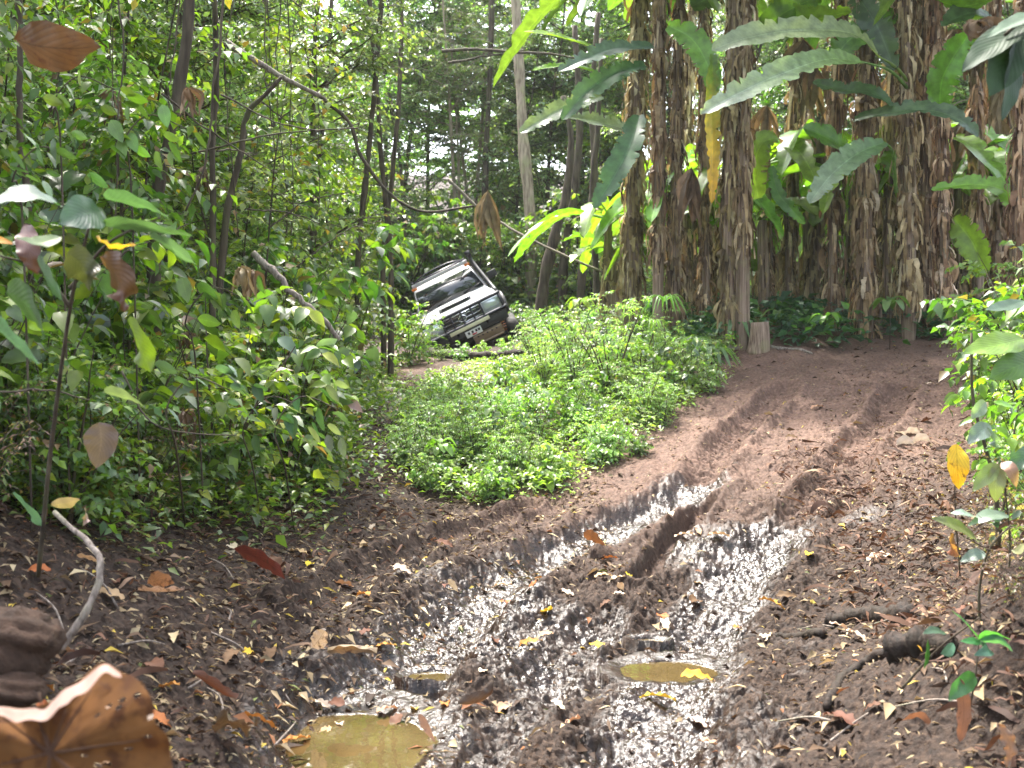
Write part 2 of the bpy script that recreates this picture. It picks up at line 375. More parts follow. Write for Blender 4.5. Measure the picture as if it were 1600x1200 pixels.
# ------------------------------------------------------------ leaf geometry
LOD = {
 0: (np.array([(0,-.03,0),(0,0,0),(0,.03,0),(.18,-.38,.5),(.18,0,0),(.18,.38,.5),(.42,-.5,.6),(.42,0,0),(.42,.5,.6),(.72,-.33,.5),(.72,0,0),(.72,.33,.5),(1,0,0)]),
     [np.array([(0,1,4,3),(1,2,5,4),(3,4,7,6),(4,5,8,7),(6,7,10,9),(7,8,11,10)]), np.array([(9,10,12),(10,11,12)])]),
 1: (np.array([(0,0,0),(.4,-.5,.6),(.45,0,0),(.4,.5,.6),(1,0,0)]), [np.array([(0,3,2),(0,2,1),(2,3,4),(1,2,4)])]),
 2: (np.array([(0,0,0),(.42,.5,.3),(1,0,0),(.42,-.5,.3)]), [np.array([(0,1,2,3)])])}
def leaves(mb, P0, D, Nn, L, W, T, lod=1, curl=.25, fold=.3):
    n = len(P0); D = unit(D); S = unit(np.cross(D, Nn)); Nn = np.cross(S, D)
    tm, fs = LOD[lod]; L = np.broadcast_to(L, (n,)); W = np.broadcast_to(W, (n,)); curl = np.broadcast_to(curl, (n,))
    u, v, q = tm.T
    V = P0[:, None]+D[:, None]*(L[:, None]*u)[..., None]+S[:, None]*(W[:, None]*v)[..., None]+Nn[:, None]*(W[:, None]*q*fold-(curl*L)[:, None]*u**2)[..., None]
    k = len(tm); o = (np.arange(n)*k)[:, None, None]
    mb.add(V.reshape(-1, 3), [(f[None]+o).reshape(-1, f.shape[1]) for f in fs], np.repeat(np.asarray(T), k, 0) if np.ndim(T) == 2 else T)
def pal(rng, n, cols, wts, jit=.25):
    c = np.array(cols)[rng.choice(len(cols), n, p=np.array(wts)/sum(wts))]
    return c*(1+jit*(rng.random((n, 1))*2-1))
GREEN = ([(.09,.16,.025),(.06,.12,.025),(.14,.22,.025),(.09,.14,.06),(.20,.24,.03),(.18,.11,.045)], [5,4,4,3,1.6,.8])
LIME = ([(.20,.31,.08),(.14,.24,.06),(.26,.36,.10),(.22,.30,.19)], [4,3,3,2])
GREY = ([(.13,.19,.09),(.17,.22,.10),(.10,.15,.07),(.22,.25,.11),(.19,.15,.09)], [4,3,3,2,.5])
OLIVE = ([(.13,.18,.025),(.19,.22,.025),(.10,.15,.025),(.10,.14,.06),(.20,.13,.04)], [4,2,3,2,.6])

def spray(rng, acc, a, d, ln, n, L, asp, droop, flat=.6):
    t = np.linspace(.12, 1, n); d = unit(d)
    pts = a+d*(ln*t)[:, None]+np.array((0, 0, -1.))*(droop*ln*t**2)[:, None]
    tan = unit(d[None]+np.array((0, 0, -1.))*(2*droop*t)[:, None])
    side = unit(np.cross(tan, (0, 0, 1.))); sg = np.where(np.arange(n) % 2, 1, -1)[:, None]
    dr = unit(tan*.55+side*sg*.8+rng.normal(0, .3, (n, 3))+np.array((0, 0, -.25)))
    nr = unit(np.array((0, 0, 1.))*flat+rng.normal(0, .35, (n, 3))+.2)
    l = L*(.6+.7*rng.random(n))
    acc.append((pts, dr, nr, l, l*asp))
    return pts
def shrub(name, seed, Hh, spread, nst, ntw, nlf, L, asp, palette, lod=1, droop=.35, label='', cat='shrub', t0=.12, tw=(.25,.5), rad=.011, matl=None, barkm=None, flat=.6, wob=.08, nlimb=0, trunk=False):
    rng = np.random.default_rng(seed); root = empty(name, (0, -500, -50), label, cat)
    st = MB(); acc = []
    stems = []
    for i in range(nst):
        az = 2*np.pi*(i+rng.random()*.8)/nst; hh = Hh*(.65+.35*rng.random()) if i else Hh
        sp = spread*(.5+.5*rng.random()) if nst > 1 else spread
        tt = np.linspace(0, 1, 9)
        p = np.stack([sp*tt**1.4*np.cos(az), sp*tt**1.4*np.sin(az), hh*tt], 1)+np.cumsum(rng.normal(0, wob*hh/9, (9, 3)), 0)*tt[:, None]
        r0 = rad*Hh*(.7+.5*rng.random()); stems.append((p, r0*(1-.8*tt), 1))
    for (p, r, _) in list(stems):
        for k in range(nlimb):
            t = rng.uniform(t0, .95); q = p[0]+(catmull(p, 40)[int(t*39)]-p[0]); az = rng.uniform(0, 6.283)
            ll = (1-.55*t)*Hh*rng.uniform(.18, .34); d = np.array((np.cos(az), np.sin(az), rng.uniform(.1, .9)))
            tt = np.linspace(0, 1, 6)[:, None]; pp = q+unit(d)*ll*tt+np.array((0, 0, -.15))*ll*tt**2+rng.normal(0, .03*ll, (6, 3))*tt
            stems.append((pp, r[0]*.42*(1-t*.6)*(1-.75*tt[:, 0]), 0))
    for p, r, _ in stems: st.tube(p, np.maximum(r, .002), 6 if not trunk else 8, cap=False)
    twst = [s for s in stems if nlimb == 0 or s[2] == 0]
    for k in range(ntw):
        p, r, m = twst[k % len(twst)]; tmin = t0 if nlimb == 0 else .15
        t = rng.uniform(tmin, 1); q = catmull(p, 30)[int(t*29)]; az = rng.uniform(0, 6.283)
        ln = Hh*rng.uniform(*tw)*(1-.35*t) if nlimb == 0 else Hh*rng.uniform(*tw)
        d = np.array((np.cos(az), np.sin(az), rng.uniform(-.1, .8)))
        pts = spray(rng, acc, q, d, ln, nlf, L, asp, droop, flat)
        st.tube(np.vstack([q, pts[::3], pts[-1]]), .0022*max(1, Hh/3), 3, cap=False)
    A = [np.concatenate([a[i] for a in acc]) for i in range(5)]
    lv = MB(); leaves(lv, *A, pal(rng, len(A[0]), *palette), lod=lod, curl=.3)
    st.build('trunk' if trunk else 'stem', barkm or M_bark, root)
    lv.build('foliage', matl or M_leaf, root)
    return root

PH = {}
PH['broad'] = shrub('leafy_shrub', 1, 1.9, .9, 7, 95, 11, .125, .62, GREEN, 1, label='leafy green shrub with broad pointed leaves')
PH['small'] = shrub('leafy_shrub', 2, 1.5, .8, 8, 150, 16, .06, .55, GREEN, 1, label='dense shrub with small glossy leaves')
PH['olive'] = shrub('leafy_shrub', 3, 1.7, .9, 7, 110, 13, .10, .6, OLIVE, 1, label='olive green shrub with yellowing leaves')
PH['sap'] = shrub('sapling', 4, 4.6, .7, 2, 110, 13, .145, .5, GREEN, 1, label='thin sapling with hanging pointed leaves', cat='sapling', tw=(.14, .26), rad=.0045, droop=.6)
PH['sapo'] = shrub('sapling', 5, 5.2, .9, 2, 150, 15, .10, .62, OLIVE, 1, label='thin sapling with small yellow green leaves', cat='sapling', tw=(.12, .24), rad=.0045)
PH['grey'] = shrub('sapling', 6, 4.2, .8, 3, 150, 16, .07, .5, GREY, 1, label='slender sapling with grey green leaves', cat='sapling', tw=(.14, .25), rad=.004)
PH['airy'] = shrub('understory_tree', 7, 8.5, 1.2, 1, 430, 17, .09, .55, GREY, 1, label='slim forest tree with fine grey green leaves', cat='tree', nlimb=26, t0=.12, tw=(.05, .12), rad=.0075, trunk=True)
PH['lush'] = shrub('understory_tree', 8, 7.5, 1.0, 2, 420, 18, .11, .55, GREEN, 1, label='leafy understory tree with drooping bright leaves', cat='tree', nlimb=16, t0=.1, tw=(.06, .13), rad=.007, trunk=True)
PH['tall'] = shrub('forest_tree', 9, 13, 1.5, 1, 900, 18, .15, .55, GREY, 2, label='tall forest tree', cat='tree', nlimb=44, t0=.10, tw=(.04, .09), rad=.009, trunk=True)
PH['tall2'] = shrub('forest_tree', 10, 14, 1.0, 1, 900, 18, .15, .6, LIME, 2, label='tall forest tree', cat='tree', nlimb=42, t0=.22, tw=(.04, .085), rad=.008, trunk=True)
PH['pole'] = shrub('forest_tree', 11, 12, 1.4, 2, 420, 15, .12, .5, GREY, 2, label='pale trunked forest tree', cat='tree', nlimb=20, t0=.45, tw=(.04, .08), rad=.0075, trunk=True, barkm=M_palebark)
PH['mound'] = shrub('low_bush', 12, 1.0, .55, 12, 110, 11, .065, .42, LIME, 1, label='pale green bush', cat='bush')
PH['herb'] = shrub('herb_clump', 13, .55, .3, 10, 46, 9, .07, .6, LIME, 1, label='bright green herb', cat='plant', tw=(.25,.5))
PH['bushy'] = shrub('low_bush', 14, 1.6, .7, 9, 150, 14, .075, .3, (LIME[0]+[(.16,.13,.06)], [3,4,2,4,1.5]), 1, label='tall feathery bush', cat='bush', tw=(.15,.35))
PH['climb'] = shrub('broadleaf_plant', 15, 1.7, .7, 6, 34, 7, .145, .62, (GREEN[0]+[(.10,.14,.10),(.24,.15,.12)], [5,3,4,4,2,.4,2,.5]), 0, label='plant with large drooping leaves', cat='plant', tw=(.2,.42), rad=.005, droop=.5)
PH['tangle'] = shrub('dry_shrub', 16, .9, .7, 14, 80, 7, .05, .3, ([(.22,.14,.08),(.14,.08,.05),(.10,.13,.03)], [4,4,2]), 1, label='dry brown tangle of twigs', cat='shrub', tw=(.3,.6), rad=.006, droop=.3)
USED = set()
def put(kind, x, y, rz, s, label, group, dz=-.04, **kw):
    z = H(x, y)+dz
    src = PH[kind]
    if kind not in USED:
        USED.add(kind); src.location = (x, y, z); src.rotation_euler = (0, 0, rz); src.scale = (s, s, s); src['label'] = label; src['group'] = group
        return src
    return copy_tree(src, (x, y, z), rz, s, label, group, **kw)
def proj(x, y, z): return 800+F*x/y, HY-F*z/y
rng = np.random.default_rng(77)
def third(px, cuts): 
    for c, n in cuts:
        if px < c: return n
    return cuts[-1][1]
LCUT = [(90,'at the far left edge'),(200,'behind the large drooping leaves'),(330,'by the dark slanting trunk'),(440,'left of the fallen branch'),(540,'behind the leaning dead branch'),(640,'beside the trail into the forest'),(9999,'left of the truck')]
# ------------------------------------------------------------ left thicket
DESC = {'climb':'large leaved plant','tangle':'dry brown twiggy shrub','broad':'broad leaved green shrub','small':'small leaved dense shrub','olive':'yellowing olive shrub','sap':'thin drooping sapling','sapo':'yellow green sapling','grey':'grey green sapling','airy':'fine leaved forest tree','lush':'leafy understory tree','mound':'pale green low bush','herb':'bright herb','bushy':'feathery narrow leaved bush','tall':'tall dense forest tree','tall2':'tall bright green forest tree','pole':'pale trunked tall tree'}
def depth_word(y):
    return 'front row' if y < 7.5 else 'second row' if y < 10 else 'middle of thicket' if y < 14 else 'deep in thicket' if y < 20 else 'forest behind'
def edge_x(y):   # right hand edge of the thicket
    return np.interp(y, [4, 5, 7, 8.5, 11, 15, 21, 24], [-2.35, -2.25, -2.05, -1.75, -1.55, -1.9, -2.3, -2.6])
def thicket():
    for y0, y1, n, kinds, s0, s1 in [(4.9,8.5,8,['climb'],.6,1.0),(5.6,9.5,20,['small','olive','small','broad'],.38,.62),(8.5,12,6,['climb'],1.0,1.4),(4.7,7.5,10,['tangle'],.5,.8),(5.0,7.6,16,['small','olive','broad','mound'],.30,.45),(5.4,7.6,8,['small','broad','olive'],.40,.6),(7.2,9.5,16,['broad','small','olive'],.5,.85),(9.5,13,24,['broad','small','olive','mound'],.6,1.0),
                                     (5.6,8.5,9,['sapo','sap','sapo'],.6,.85),(8.0,12.5,10,['sap','sapo','grey'],.75,1.1),(12.5,20,26,['sap','sapo','grey','broad','olive'],.8,1.2),(11,24,15,['lush','airy'],.75,1.15)]:
        for i in range(n):
            y = y0+(y1-y0)*((i+rng.random())/n); k = kinds[i % len(kinds)]
            ex_ = edge_x(y)-(.15 if y < 9 else .1)
            x = ex_-(rng.random()**1.1)*(y*.5+.6+ex_) if (y*.5+.6+ex_) > 0 else ex_-rng.random()
            if k in ('lush', 'airy', 'sapo', 'sap', 'grey') : x -= .55
            s = rng.uniform(s0, s1)
            px, _ = proj(x, y, 0)
            put(k, x, y, rng.uniform(0, 6.28), s, f"{DESC[k]} {third(px, LCUT)}, {depth_word(y)}", 'plants of the left thicket')
thicket()
for x, y, s, lb in [(-4.0,7.3,.95,'unseen tall tree added outside the left edge, its crown shading the trail'),(-5.6,10.2,1.05,'unseen tall tree added behind the left edge, its crown shading the ground'),(5.6,5.2,.8,'unseen tall tree added for shade, nearest the camera on the right'),(4.9,8.6,.9,'unseen tall tree added for shade just outside the right edge')]:
    put('pole', x, y, x, s, lb, 'unseen trees added to shade the trail')  # out of view, added so their crowns shade the foreground mud
# ------------------------------------------------------------ forest behind
BCUT = [(200,'at upper left'),(450,'behind left thicket'),(640,'left of open gap'),(760,'behind the truck'),(900,'right of the truck'),(1050,'beside first banana stem'),(1300,'behind banana grove'),(9999,'behind right banana stems')]
def forest():
    for y0, y1, n, kinds in [(26,31,16,['airy','lush','grey','pole']),(30,40,23,['tall','tall2','pole','airy']),(40,58,24,['tall','tall2'])]:
        for i in range(n):
            y = y0+(y1-y0)*rng.random(); x = ((i+.2+.6*rng.random())/n-.5)*y*1.12; k = kinds[int(rng.integers(len(kinds)))]
            if y < 31 and abs(x+.7) < 1.9: x += 3.2*np.sign(x+.7+1e-6)
            px, _ = proj(x, y, 0)
            word = 'near' if y < 31 else 'middle distance' if y < 40 else 'far distance'
            put(k, x, y, rng.uniform(0, 6.28), rng.uniform(.8, 1.2)*(1.25 if y > 30 and k in ('airy','lush','grey') else 1), f"{DESC[k]} {third(px, BCUT)}, {word}", 'trees of the forest background')
    for k, px, D, s in [('airy',640,29,1.1),('airy',800,31,1.0),('pole',720,31,1.0),('tall2',600,33,1.0),('airy',850,31,1.2),('broad',660,26.5,1.6),('small',705,27,1.6),('broad',745,27.5,1.7),('small',790,27,1.6),('olive',830,27.5,1.6),('broad',620,26,1.5),('small',680,30,2.0),('broad',730,31,2.1),('small',780,31,2.0)]:
        x = (px-800)/F*D; put(k, x, D, px, s, f"{DESC[k]} {third(px, BCUT)}, {'near' if D < 31 else 'middle distance'}", 'plants right behind the truck')
    # low growth at the feet of the forest trees
    for i in range(44):
        y = rng.uniform(24, 34); x = ((i+rng.random())/44-.5)*y*1.05; k = ['broad', 'small', 'grey', 'mound'][i % 4]
        if y < 25.5 and abs(x+.6) < 2.2: y += 3
        px, _ = proj(x, y, 0)
        put(k, x, y, rng.uniform(0, 6.28), rng.uniform(1.2, 2.0)*(.6 if k == 'grey' else 1), f"{DESC[k]} {third(px, BCUT)}, forest foot", 'undergrowth below the forest')
forest()
# ------------------------------------------------------------ sunlit mound between the tracks
MCUT = [(680,'at left end of sunny mound'),(740,'left on sunny mound'),(800,'left of centre on sunny mound'),(850,'mid sunny mound'),(900,'right of mid sunny mound'),(960,'right on sunny mound'),(1020,'far right on sunny mound'),(1080,'beside the muddy crest'),(9999,'at right tip of sunny mound')]
def moundpts(n, y0, y1, m=.0):
    out = []
    while len(out) < n:
        y = rng.uniform(y0, y1)
        xl = np.interp(y, [10.2, 11, 13, 17, 20], [-.7, -1.15, -1.35, -1.4, -.2])+m
        xr = np.interp(y, [10.2, 11, 12, 13.4, 15, 16.5, 20], [.2, .75, 1.5, 2.3, 3.0, 3.3, 2.6])-m
        x = rng.uniform(xl, xr)+rng.normal()*.10; y += rng.normal()*.12; out.append((x, y))
    return out
def mound():
    for i, (x, y) in enumerate(moundpts(44, 10.8, 18, .12)):
        k = 'mound'; px, _ = proj(x, y, 0)
        if px < 850 and y > 13.6: continue
        put(k, x, y, rng.uniform(0, 6.28), rng.uniform(.3, .62)*(1.25 if rng.random() < .2 else 1), f"pale green low bush {third(px, MCUT)}, {'front' if y < 13 else 'back'}", 'bushes on the sunny mound')
    for i, (x, y) in enumerate(moundpts(60, 10.3, 16)):
        px, _ = proj(x, y, 0)
        put('herb', x, y, rng.uniform(0, 6.28), rng.uniform(.5, .95), f"bright green herb {third(px, MCUT)}, {'front edge' if y < 11.5 else 'middle row' if y < 13.5 else 'back row'}", 'herbs on the sunny mound')
    for k in range(30):
        x, y = moundpts(1, 10.6, 16)[0]
        if (x/y*F+800) < 850 and y > 13.2: y -= 2.5
        px, _ = proj(x, y, 0); put('bushy', x, y, k, rng.uniform(.26, .46), f"feathery weed {third(px, MCUT)}", 'feathery weeds on the mound')
    for px, D, s in [(835,17,.55),(862,16.2,.62),(885,16.8,.6),(915,15.5,.7),(1050,15.2,.5)]:
        put('bushy', (px-800)/F*D, D, px, s, f"taller feathery bush {third(px, MCUT)}, behind", 'tall weeds right of the truck')
    for px, D, s, w_ in [(955,13.6,.92,'tallest'),(900,14.2,.75,'second tallest'),(1000,14.5,.72,'right hand'),(850,15,.6,'left hand'),(985,12.9,.45,'front')]:
        x = (px-800)/F*D; put('bushy', x, D, px, s, f'{w_} feathery narrow leaved bush on the sunny mound', 'feathery bushes on the mound')
for px, D, s in [(640,12.4,.38),(690,11.3,.42),(735,12.6,.48),(790,11.4,.4),(845,12.2,.5),(905,12.4,.45),(960,11.9,.35),(1060,13.8,.5),(1105,14.6,.4),(820,13.6,.4),(1000,13.4,.55)]:
    put('climb', (px-800)/F*D, D, px, s, f"larger leaved plant {third(px, MCUT)}", 'larger leaved plants on the mound')
mound()
RC = [(1525,'left one'),(1560,'middle one'),(1600,'next to the edge'),(9999,'cut by the edge')]
for k, px, D, s in [('small',1560,11.5,.6),('broad',1610,10.5,.8),('small',1590,9.2,.45),('climb',1575,8.6,.6),('olive',1630,8.2,.7),('climb',1620,7.4,.7),('small',1545,12.5,.5),('mound',1530,13.2,.6),('broad',1640,9.5,1.0),('tangle',1590,7.2,.5),('tangle',1560,6.4,.4),('climb',1640,6.4,.6),('olive',1600,13.5,.9),('tangle',1600,5.6,.4),('tangle',1640,4.9,.5),('climb',1690,4.8,.5),('tangle',1660,4.3,.5),('tangle',1580,4.7,.3),('small',1650,5.4,.4),('broad',1750,7.5,.9),('olive',1720,9.5,1.0),('small',1800,6,.8),('broad',1780,11,1.0),('climb',1850,8.5,1.0)]:
    put(k, (px-800)/F*D, D, px, s, f"{DESC[k]} on right bank, {third(px, RC)}, {'far' if D > 10 else 'near'}", 'plants on the right bank')
for k, px, D, s in [('small',655,19.6,.5),('mound',690,19.4,.35),('herb',720,19.2,.7),('broad',640,19,.6),('herb',755,19.5,.6),('mound',825,19.2,.45),('small',845,20,.45),('herb',790,19.1,.7),('climb',838,20.5,.5)]:
    put(k, (px-800)/F*D, D, px, s, f"{DESC[k]} at the {'left' if px < 700 else 'foot' if px < 800 else 'right'} of the truck", 'plants around the truck')
def cover(name, pts, L, pal_, hgt, label, seed, asp=.5, nper=9):
    r = np.random.default_rng(seed); pts = np.repeat(np.array(pts), nper, 0); n = len(pts)
    pts = pts+r.normal(0, .07, pts.shape); z, _, _ = hfull(pts[:, 0], pts[:, 1], False)
    hh = hgt*r.random(n)*np.where((pts[:, 0] < .5) & (pts[:, 1] > 14) & (pts[:, 1] < 20.5), .25, 1)
    P0 = np.stack([pts[:, 0], pts[:, 1], z+hh], 1)
    az = r.uniform(0, 6.283, n); D = np.stack([np.cos(az), np.sin(az), r.uniform(-.4, .9, n)], 1)
    Nn = np.array((0, 0, 1.))+r.normal(0, .4, (n, 3)); l = L*(.5+r.random(n)); mb = MB()
    leaves(mb, P0, D, Nn, l, l*asp, pal(r, n, *pal_), 1, .3)
    tag(mb.build(name, M_leaf), label, 'plants', kind='stuff')
cover('ground_cover', moundpts(2100, 10.3, 19.5), .055, LIME, .24, 'low sunlit ground cover across the mound between the tracks', 4)
pts = []
while len(pts) < 3900:
    y = rng.uniform(5.4, 20); x = edge_x(y)+.25*rng.normal()-rng.random()*1.6; pts.append((x, y))
cover('ground_cover', pts, .065, GREEN, .40, 'low green ground cover along the foot of the left thicket', 5)
pts = []
while len(pts) < 1700:
    y = rng.uniform(5.6, 13); x = edge_x(y)-.1-rng.random()*1.9
    if abs(x) < y*.5+.3: pts.append((x, y))
cover('thicket_undergrowth', pts, .06, OLIVE, .95, 'fine leaved undergrowth filling the foot of the left thicket', 25, .55)
pts = [(rng.uniform(1.4, 9.5), rng.uniform(15.7, 22)) for _ in range(1500)]
cover('ground_cover', pts, .15, ([(.035,.08,.04),(.05,.10,.05),(.07,.13,.03)],[3,3,1]), .42, 'dark broad leaved ground cover under the banana stems', 6, .6, 7)
pts = [(rng.uniform(-6, 2.4), rng.uniform(23.5, 30)) for _ in range(1900)]
cover('ground_cover', pts, .10, GREY, .5, 'grey green ground cover around and behind the truck', 8, .5, 8)
pts = []
for _ in range(9000):
    y = rng.uniform(26, 62); pts.append((rng.uniform(-.56, .56)*y, y))
cover('forest_undergrowth', pts, .26, GREY, 1.1, 'grey green undergrowth on the slope of the far forest', 9, .5, 7)

# ------------------------------------------------------------ blades built on a curved midrib
def blade(mb, pts, W, shape='banana', roll=0, fold=.25, wave=.04, tint=(.07,.14,.03), tip=None, nu=26, nv=8, seed=0, up=(0,0,1), rag=.05, holes=0, curlv=0):
    r = np.random.default_rng(seed); p = catmull(pts, nu); t = unit(np.gradient(p, axis=0)); up = np.asarray(up, float)
    if abs(p[-1]-p[0])[2] > .8*np.linalg.norm(p[-1]-p[0]): up = np.array((0, -1., .15)); roll = roll-1.2
    s = unit(np.cross(t, up)); nn = np.cross(s, t); c, q = math.cos(roll), math.sin(roll); s, nn = s*c+nn*q, nn*c-s*q
    u = np.linspace(0, 1, nu); v = np.linspace(-1, 1, nv+1)
    if shape == 'banana': pr = np.clip(np.sin(np.pi*np.clip(u*.97+.03, 0, 1))**.42, .02, 1)*(1-.12*u)
    elif shape == 'ovate': pr = np.clip(np.sin(np.pi*u**.78)**.8, .01, 1)
    else: pr = np.clip(np.sin(np.pi*u)**.6, .01, 1)
    U, Vv = np.meshgrid(u, v, indexing='ij')
    ed = 1+rag*(r.random(U.shape)-.5)*np.abs(Vv)**3*2
    if shape == 'banana':
        for sg in (Vv < 0, Vv > 0):
            cut = (r.random(nu) < .16)[:, None]*r.uniform(.15, .6, (nu, 1)); ed = ed*np.where(sg, 1-cut*np.abs(Vv)**2, 1)
    half = W/2*pr[:, None]*ed
    lift = fold*np.abs(Vv)*half+wave*W*np.sin(U*22+r.random()*6+Vv*2)*np.abs(Vv)**2+curlv*W*Vv**2
    X = p[:, None]+s[:, None]*(half*Vv)[..., None]+nn[:, None]*lift[..., None]
    i = np.arange(nu-1)[:, None]*(nv+1); j = np.arange(nv)[None]
    Fq = np.stack([i+j, i+j+1, i+j+nv+2, i+j+nv+1], -1).reshape(-1, 4)
    if holes: Fq = Fq[r.random(len(Fq)) > holes]
    T = np.asarray(tint, float)[None]*np.ones((U.size, 1))
    if tip is not None:
        k = np.clip(U.ravel()*1.3-.15+.25*(r.random(U.size)-.5), 0, 1)[:, None]; T = T*(1-k)+np.asarray(tip)[None]*k
    mb.add(X.reshape(-1, 3), Fq, T, np.stack([U.ravel(), Vv.ravel()], 1))
    return p

# ------------------------------------------------------------ banana plants
SK = ([(.34,.25,.13),(.20,.135,.07),(.46,.36,.21),(.09,.058,.032),(.58,.48,.32)], [4,4,3,2,1.2])
def skirt(mb, rng, ctr, rad, z0, z1, n, lenr=(.12,.48), flare=.075, cols=SK):
    z = rng.uniform(z0, z1, n); ph = rng.uniform(0, 6.283, n); ln = rng.uniform(*lenr, n); wd = rng.uniform(.02, .085, n)*rng.uniform(.7, 1.6, n)
    rows = 6; z = z0+(z1-z0)*np.clip((z-z0)/(z1-z0)+.03*np.sin(z*9+3*np.sin(z*2.3)), 0, 1); t = np.linspace(0, 1, rows); c = ctr(z)
    rr = rad(z)[:, None]+.006+flare*1.6*rng.uniform(.0, 1, (n, 1))**1.7*np.sin(t*np.pi*rng.uniform(.35, .95, (n, 1)))+.028*rng.random((n, rows))*t
    zz = z[:, None]-ln[:, None]*t**1.15+.4*wd[:, None]*0
    tw = ph[:, None]+np.pi/2+rng.uniform(-1.6, 1.6, (n, 1))*t+rng.normal(0, .25, (n, rows)); ww = wd[:, None]*(1-.6*t)*.5*rng.uniform(.7, 1.2, (n, rows))
    px = c[:, 0:1]+rr*np.cos(ph)[:, None]; py = c[:, 1:2]+rr*np.sin(ph)[:, None]
    A = np.stack([px-ww*np.cos(tw), py-ww*np.sin(tw), zz+rng.normal(0, .008, (n, rows))], -1)
    B = np.stack([px+ww*np.cos(tw), py+ww*np.sin(tw), zz+rng.normal(0, .008, (n, rows))], -1)
    V = np.stack([A, B], 2).reshape(n, rows*2, 3)
    f = np.array([(2*k, 2*k+1, 2*k+3, 2*k+2) for k in range(rows-1)])
    mb.add(V.reshape(-1, 3), (f[None]+(np.arange(n)*rows*2)[:, None, None]).reshape(-1, 4), np.repeat(pal(rng, n, *cols, .3), rows*2, 0))
def banana(seed, Hh, r0, lean, nsk, zs, nl, label, lf=(1.8,2.6), green=(.075,.14,.03), wd=.5):
    rng = np.random.default_rng(seed); root = empty('banana_plant', (0, -500, -50), label, 'banana plant')
    st = MB(); zz = np.linspace(-.2, Hh, 22)
    cx = lambda z: np.stack([lean[0]*(z/Hh)**1.5*Hh, lean[1]*(z/Hh)**1.5*Hh], -1) if np.all(np.asarray(z) >= 0) else np.stack([lean[0]*np.clip(z/Hh, 0, 9)**1.5*Hh, lean[1]*np.clip(z/Hh, 0, 9)**1.5*Hh], -1)
    rad = lambda z: r0*(1.18-.42*np.clip(z/Hh, 0, 1))
    c = cx(zz); st.tube(np.column_stack([c, zz]), rad(zz)*(1+.06*rng.normal(size=22)), 14, (1, 1, 1))
    # overlapping sheath ridges
    for k in range(9):
        a = rng.uniform(0, 6.283); z0 = rng.uniform(0, Hh*.5); z1 = z0+rng.uniform(.8, 2.2); z = np.linspace(z0, min(z1, Hh), 8); cc = cx(z)
        st.tube(np.column_stack([cc[:, 0]+rad(z)*np.cos(a+.2*(z-z0))*.93, cc[:, 1]+rad(z)*np.sin(a+.2*(z-z0))*.93, z]), .035, 5, (.9+.5*rng.random(),)*3)
    st.build('stem', M_sheath, root, smooth=True)
    sk = MB(); skirt(sk, rng, cx, rad, zs[0], zs[1], nsk)
    skirt(sk, rng, cx, rad, zs[0]+.3, zs[1], nsk//16, (.4, .9), .10)
    if nsk: sk.build('dead_leaf_skirt', M_skirt, root)
    top = np.append(cx(np.array([Hh]))[0], Hh)
    for k in range(nl):
        a = 6.283*(k+rng.random()*.6)/nl; e = rng.uniform(.25, 1.3); L = rng.uniform(*lf); d = np.array((np.cos(a), np.sin(a), 0))
        tt = np.linspace(0, 1, 6)[:, None]; dr = rng.uniform(.35, .9)
        pp = top+d*L*np.cos(e*.6)*tt+np.array((0, 0, 1.))*(L*np.sin(e)*.7*tt-dr*L*tt**2.2)
        lm = MB(); blade(lm, pp[1:], wd*rng.uniform(.75, 1.1), 'banana', rng.uniform(-.5, .5), .35, .03, np.array(green)*rng.uniform(.8, 1.35), seed=seed*31+k, rag=.12)
        lm.tube(catmull(np.vstack([top-np.array((0, 0, .3)), pp[:3]]), 8), np.linspace(.028, .012, 8), 6, (.10,.16,.04), cap=False)
        lm.build('leaf', M_banana, root, smooth=True)
    return root
BP = [banana(101, 6.2, .09, (.02, .0), 620, (.5, 6.1), 7, ''), banana(102, 6.8, .07, (-.03, .01), 640, (.2, 6.5), 7, ''),
      banana(103, 5.8, .105, (.03, .02), 860, (.1, 5.7), 8, ''), banana(104, 6.4, .08, (-.01, -.01), 480, (1.5, 6.3), 6, ''),
      banana(105, 1.7, .07, (.05, .0), 60, (.1, 1.2), 6, '', (1.2, 1.9), (.11,.21,.03), .42)]
BP.append(banana(106, 2.6, .08, (.04, .0), 160, (.1, 1.9), 7, '', (1.7, 2.5), (.13,.25,.03), .5))
bused = set()
def put_banana(i, px, D, s, rz, label, group='banana plants of the grove', dz=0):
    x = (px-800)/F*D; z = H(x, D)-.05+dz; b = BP[i]
    if i not in bused:
        bused.add(i); b.location = (x, D, z); b.rotation_euler = (0, 0, rz); b.scale = (s,)*3; b['label'] = label; b['group'] = group; return b
    return copy_tree(b, (x, D, z), rz, s, label, group)
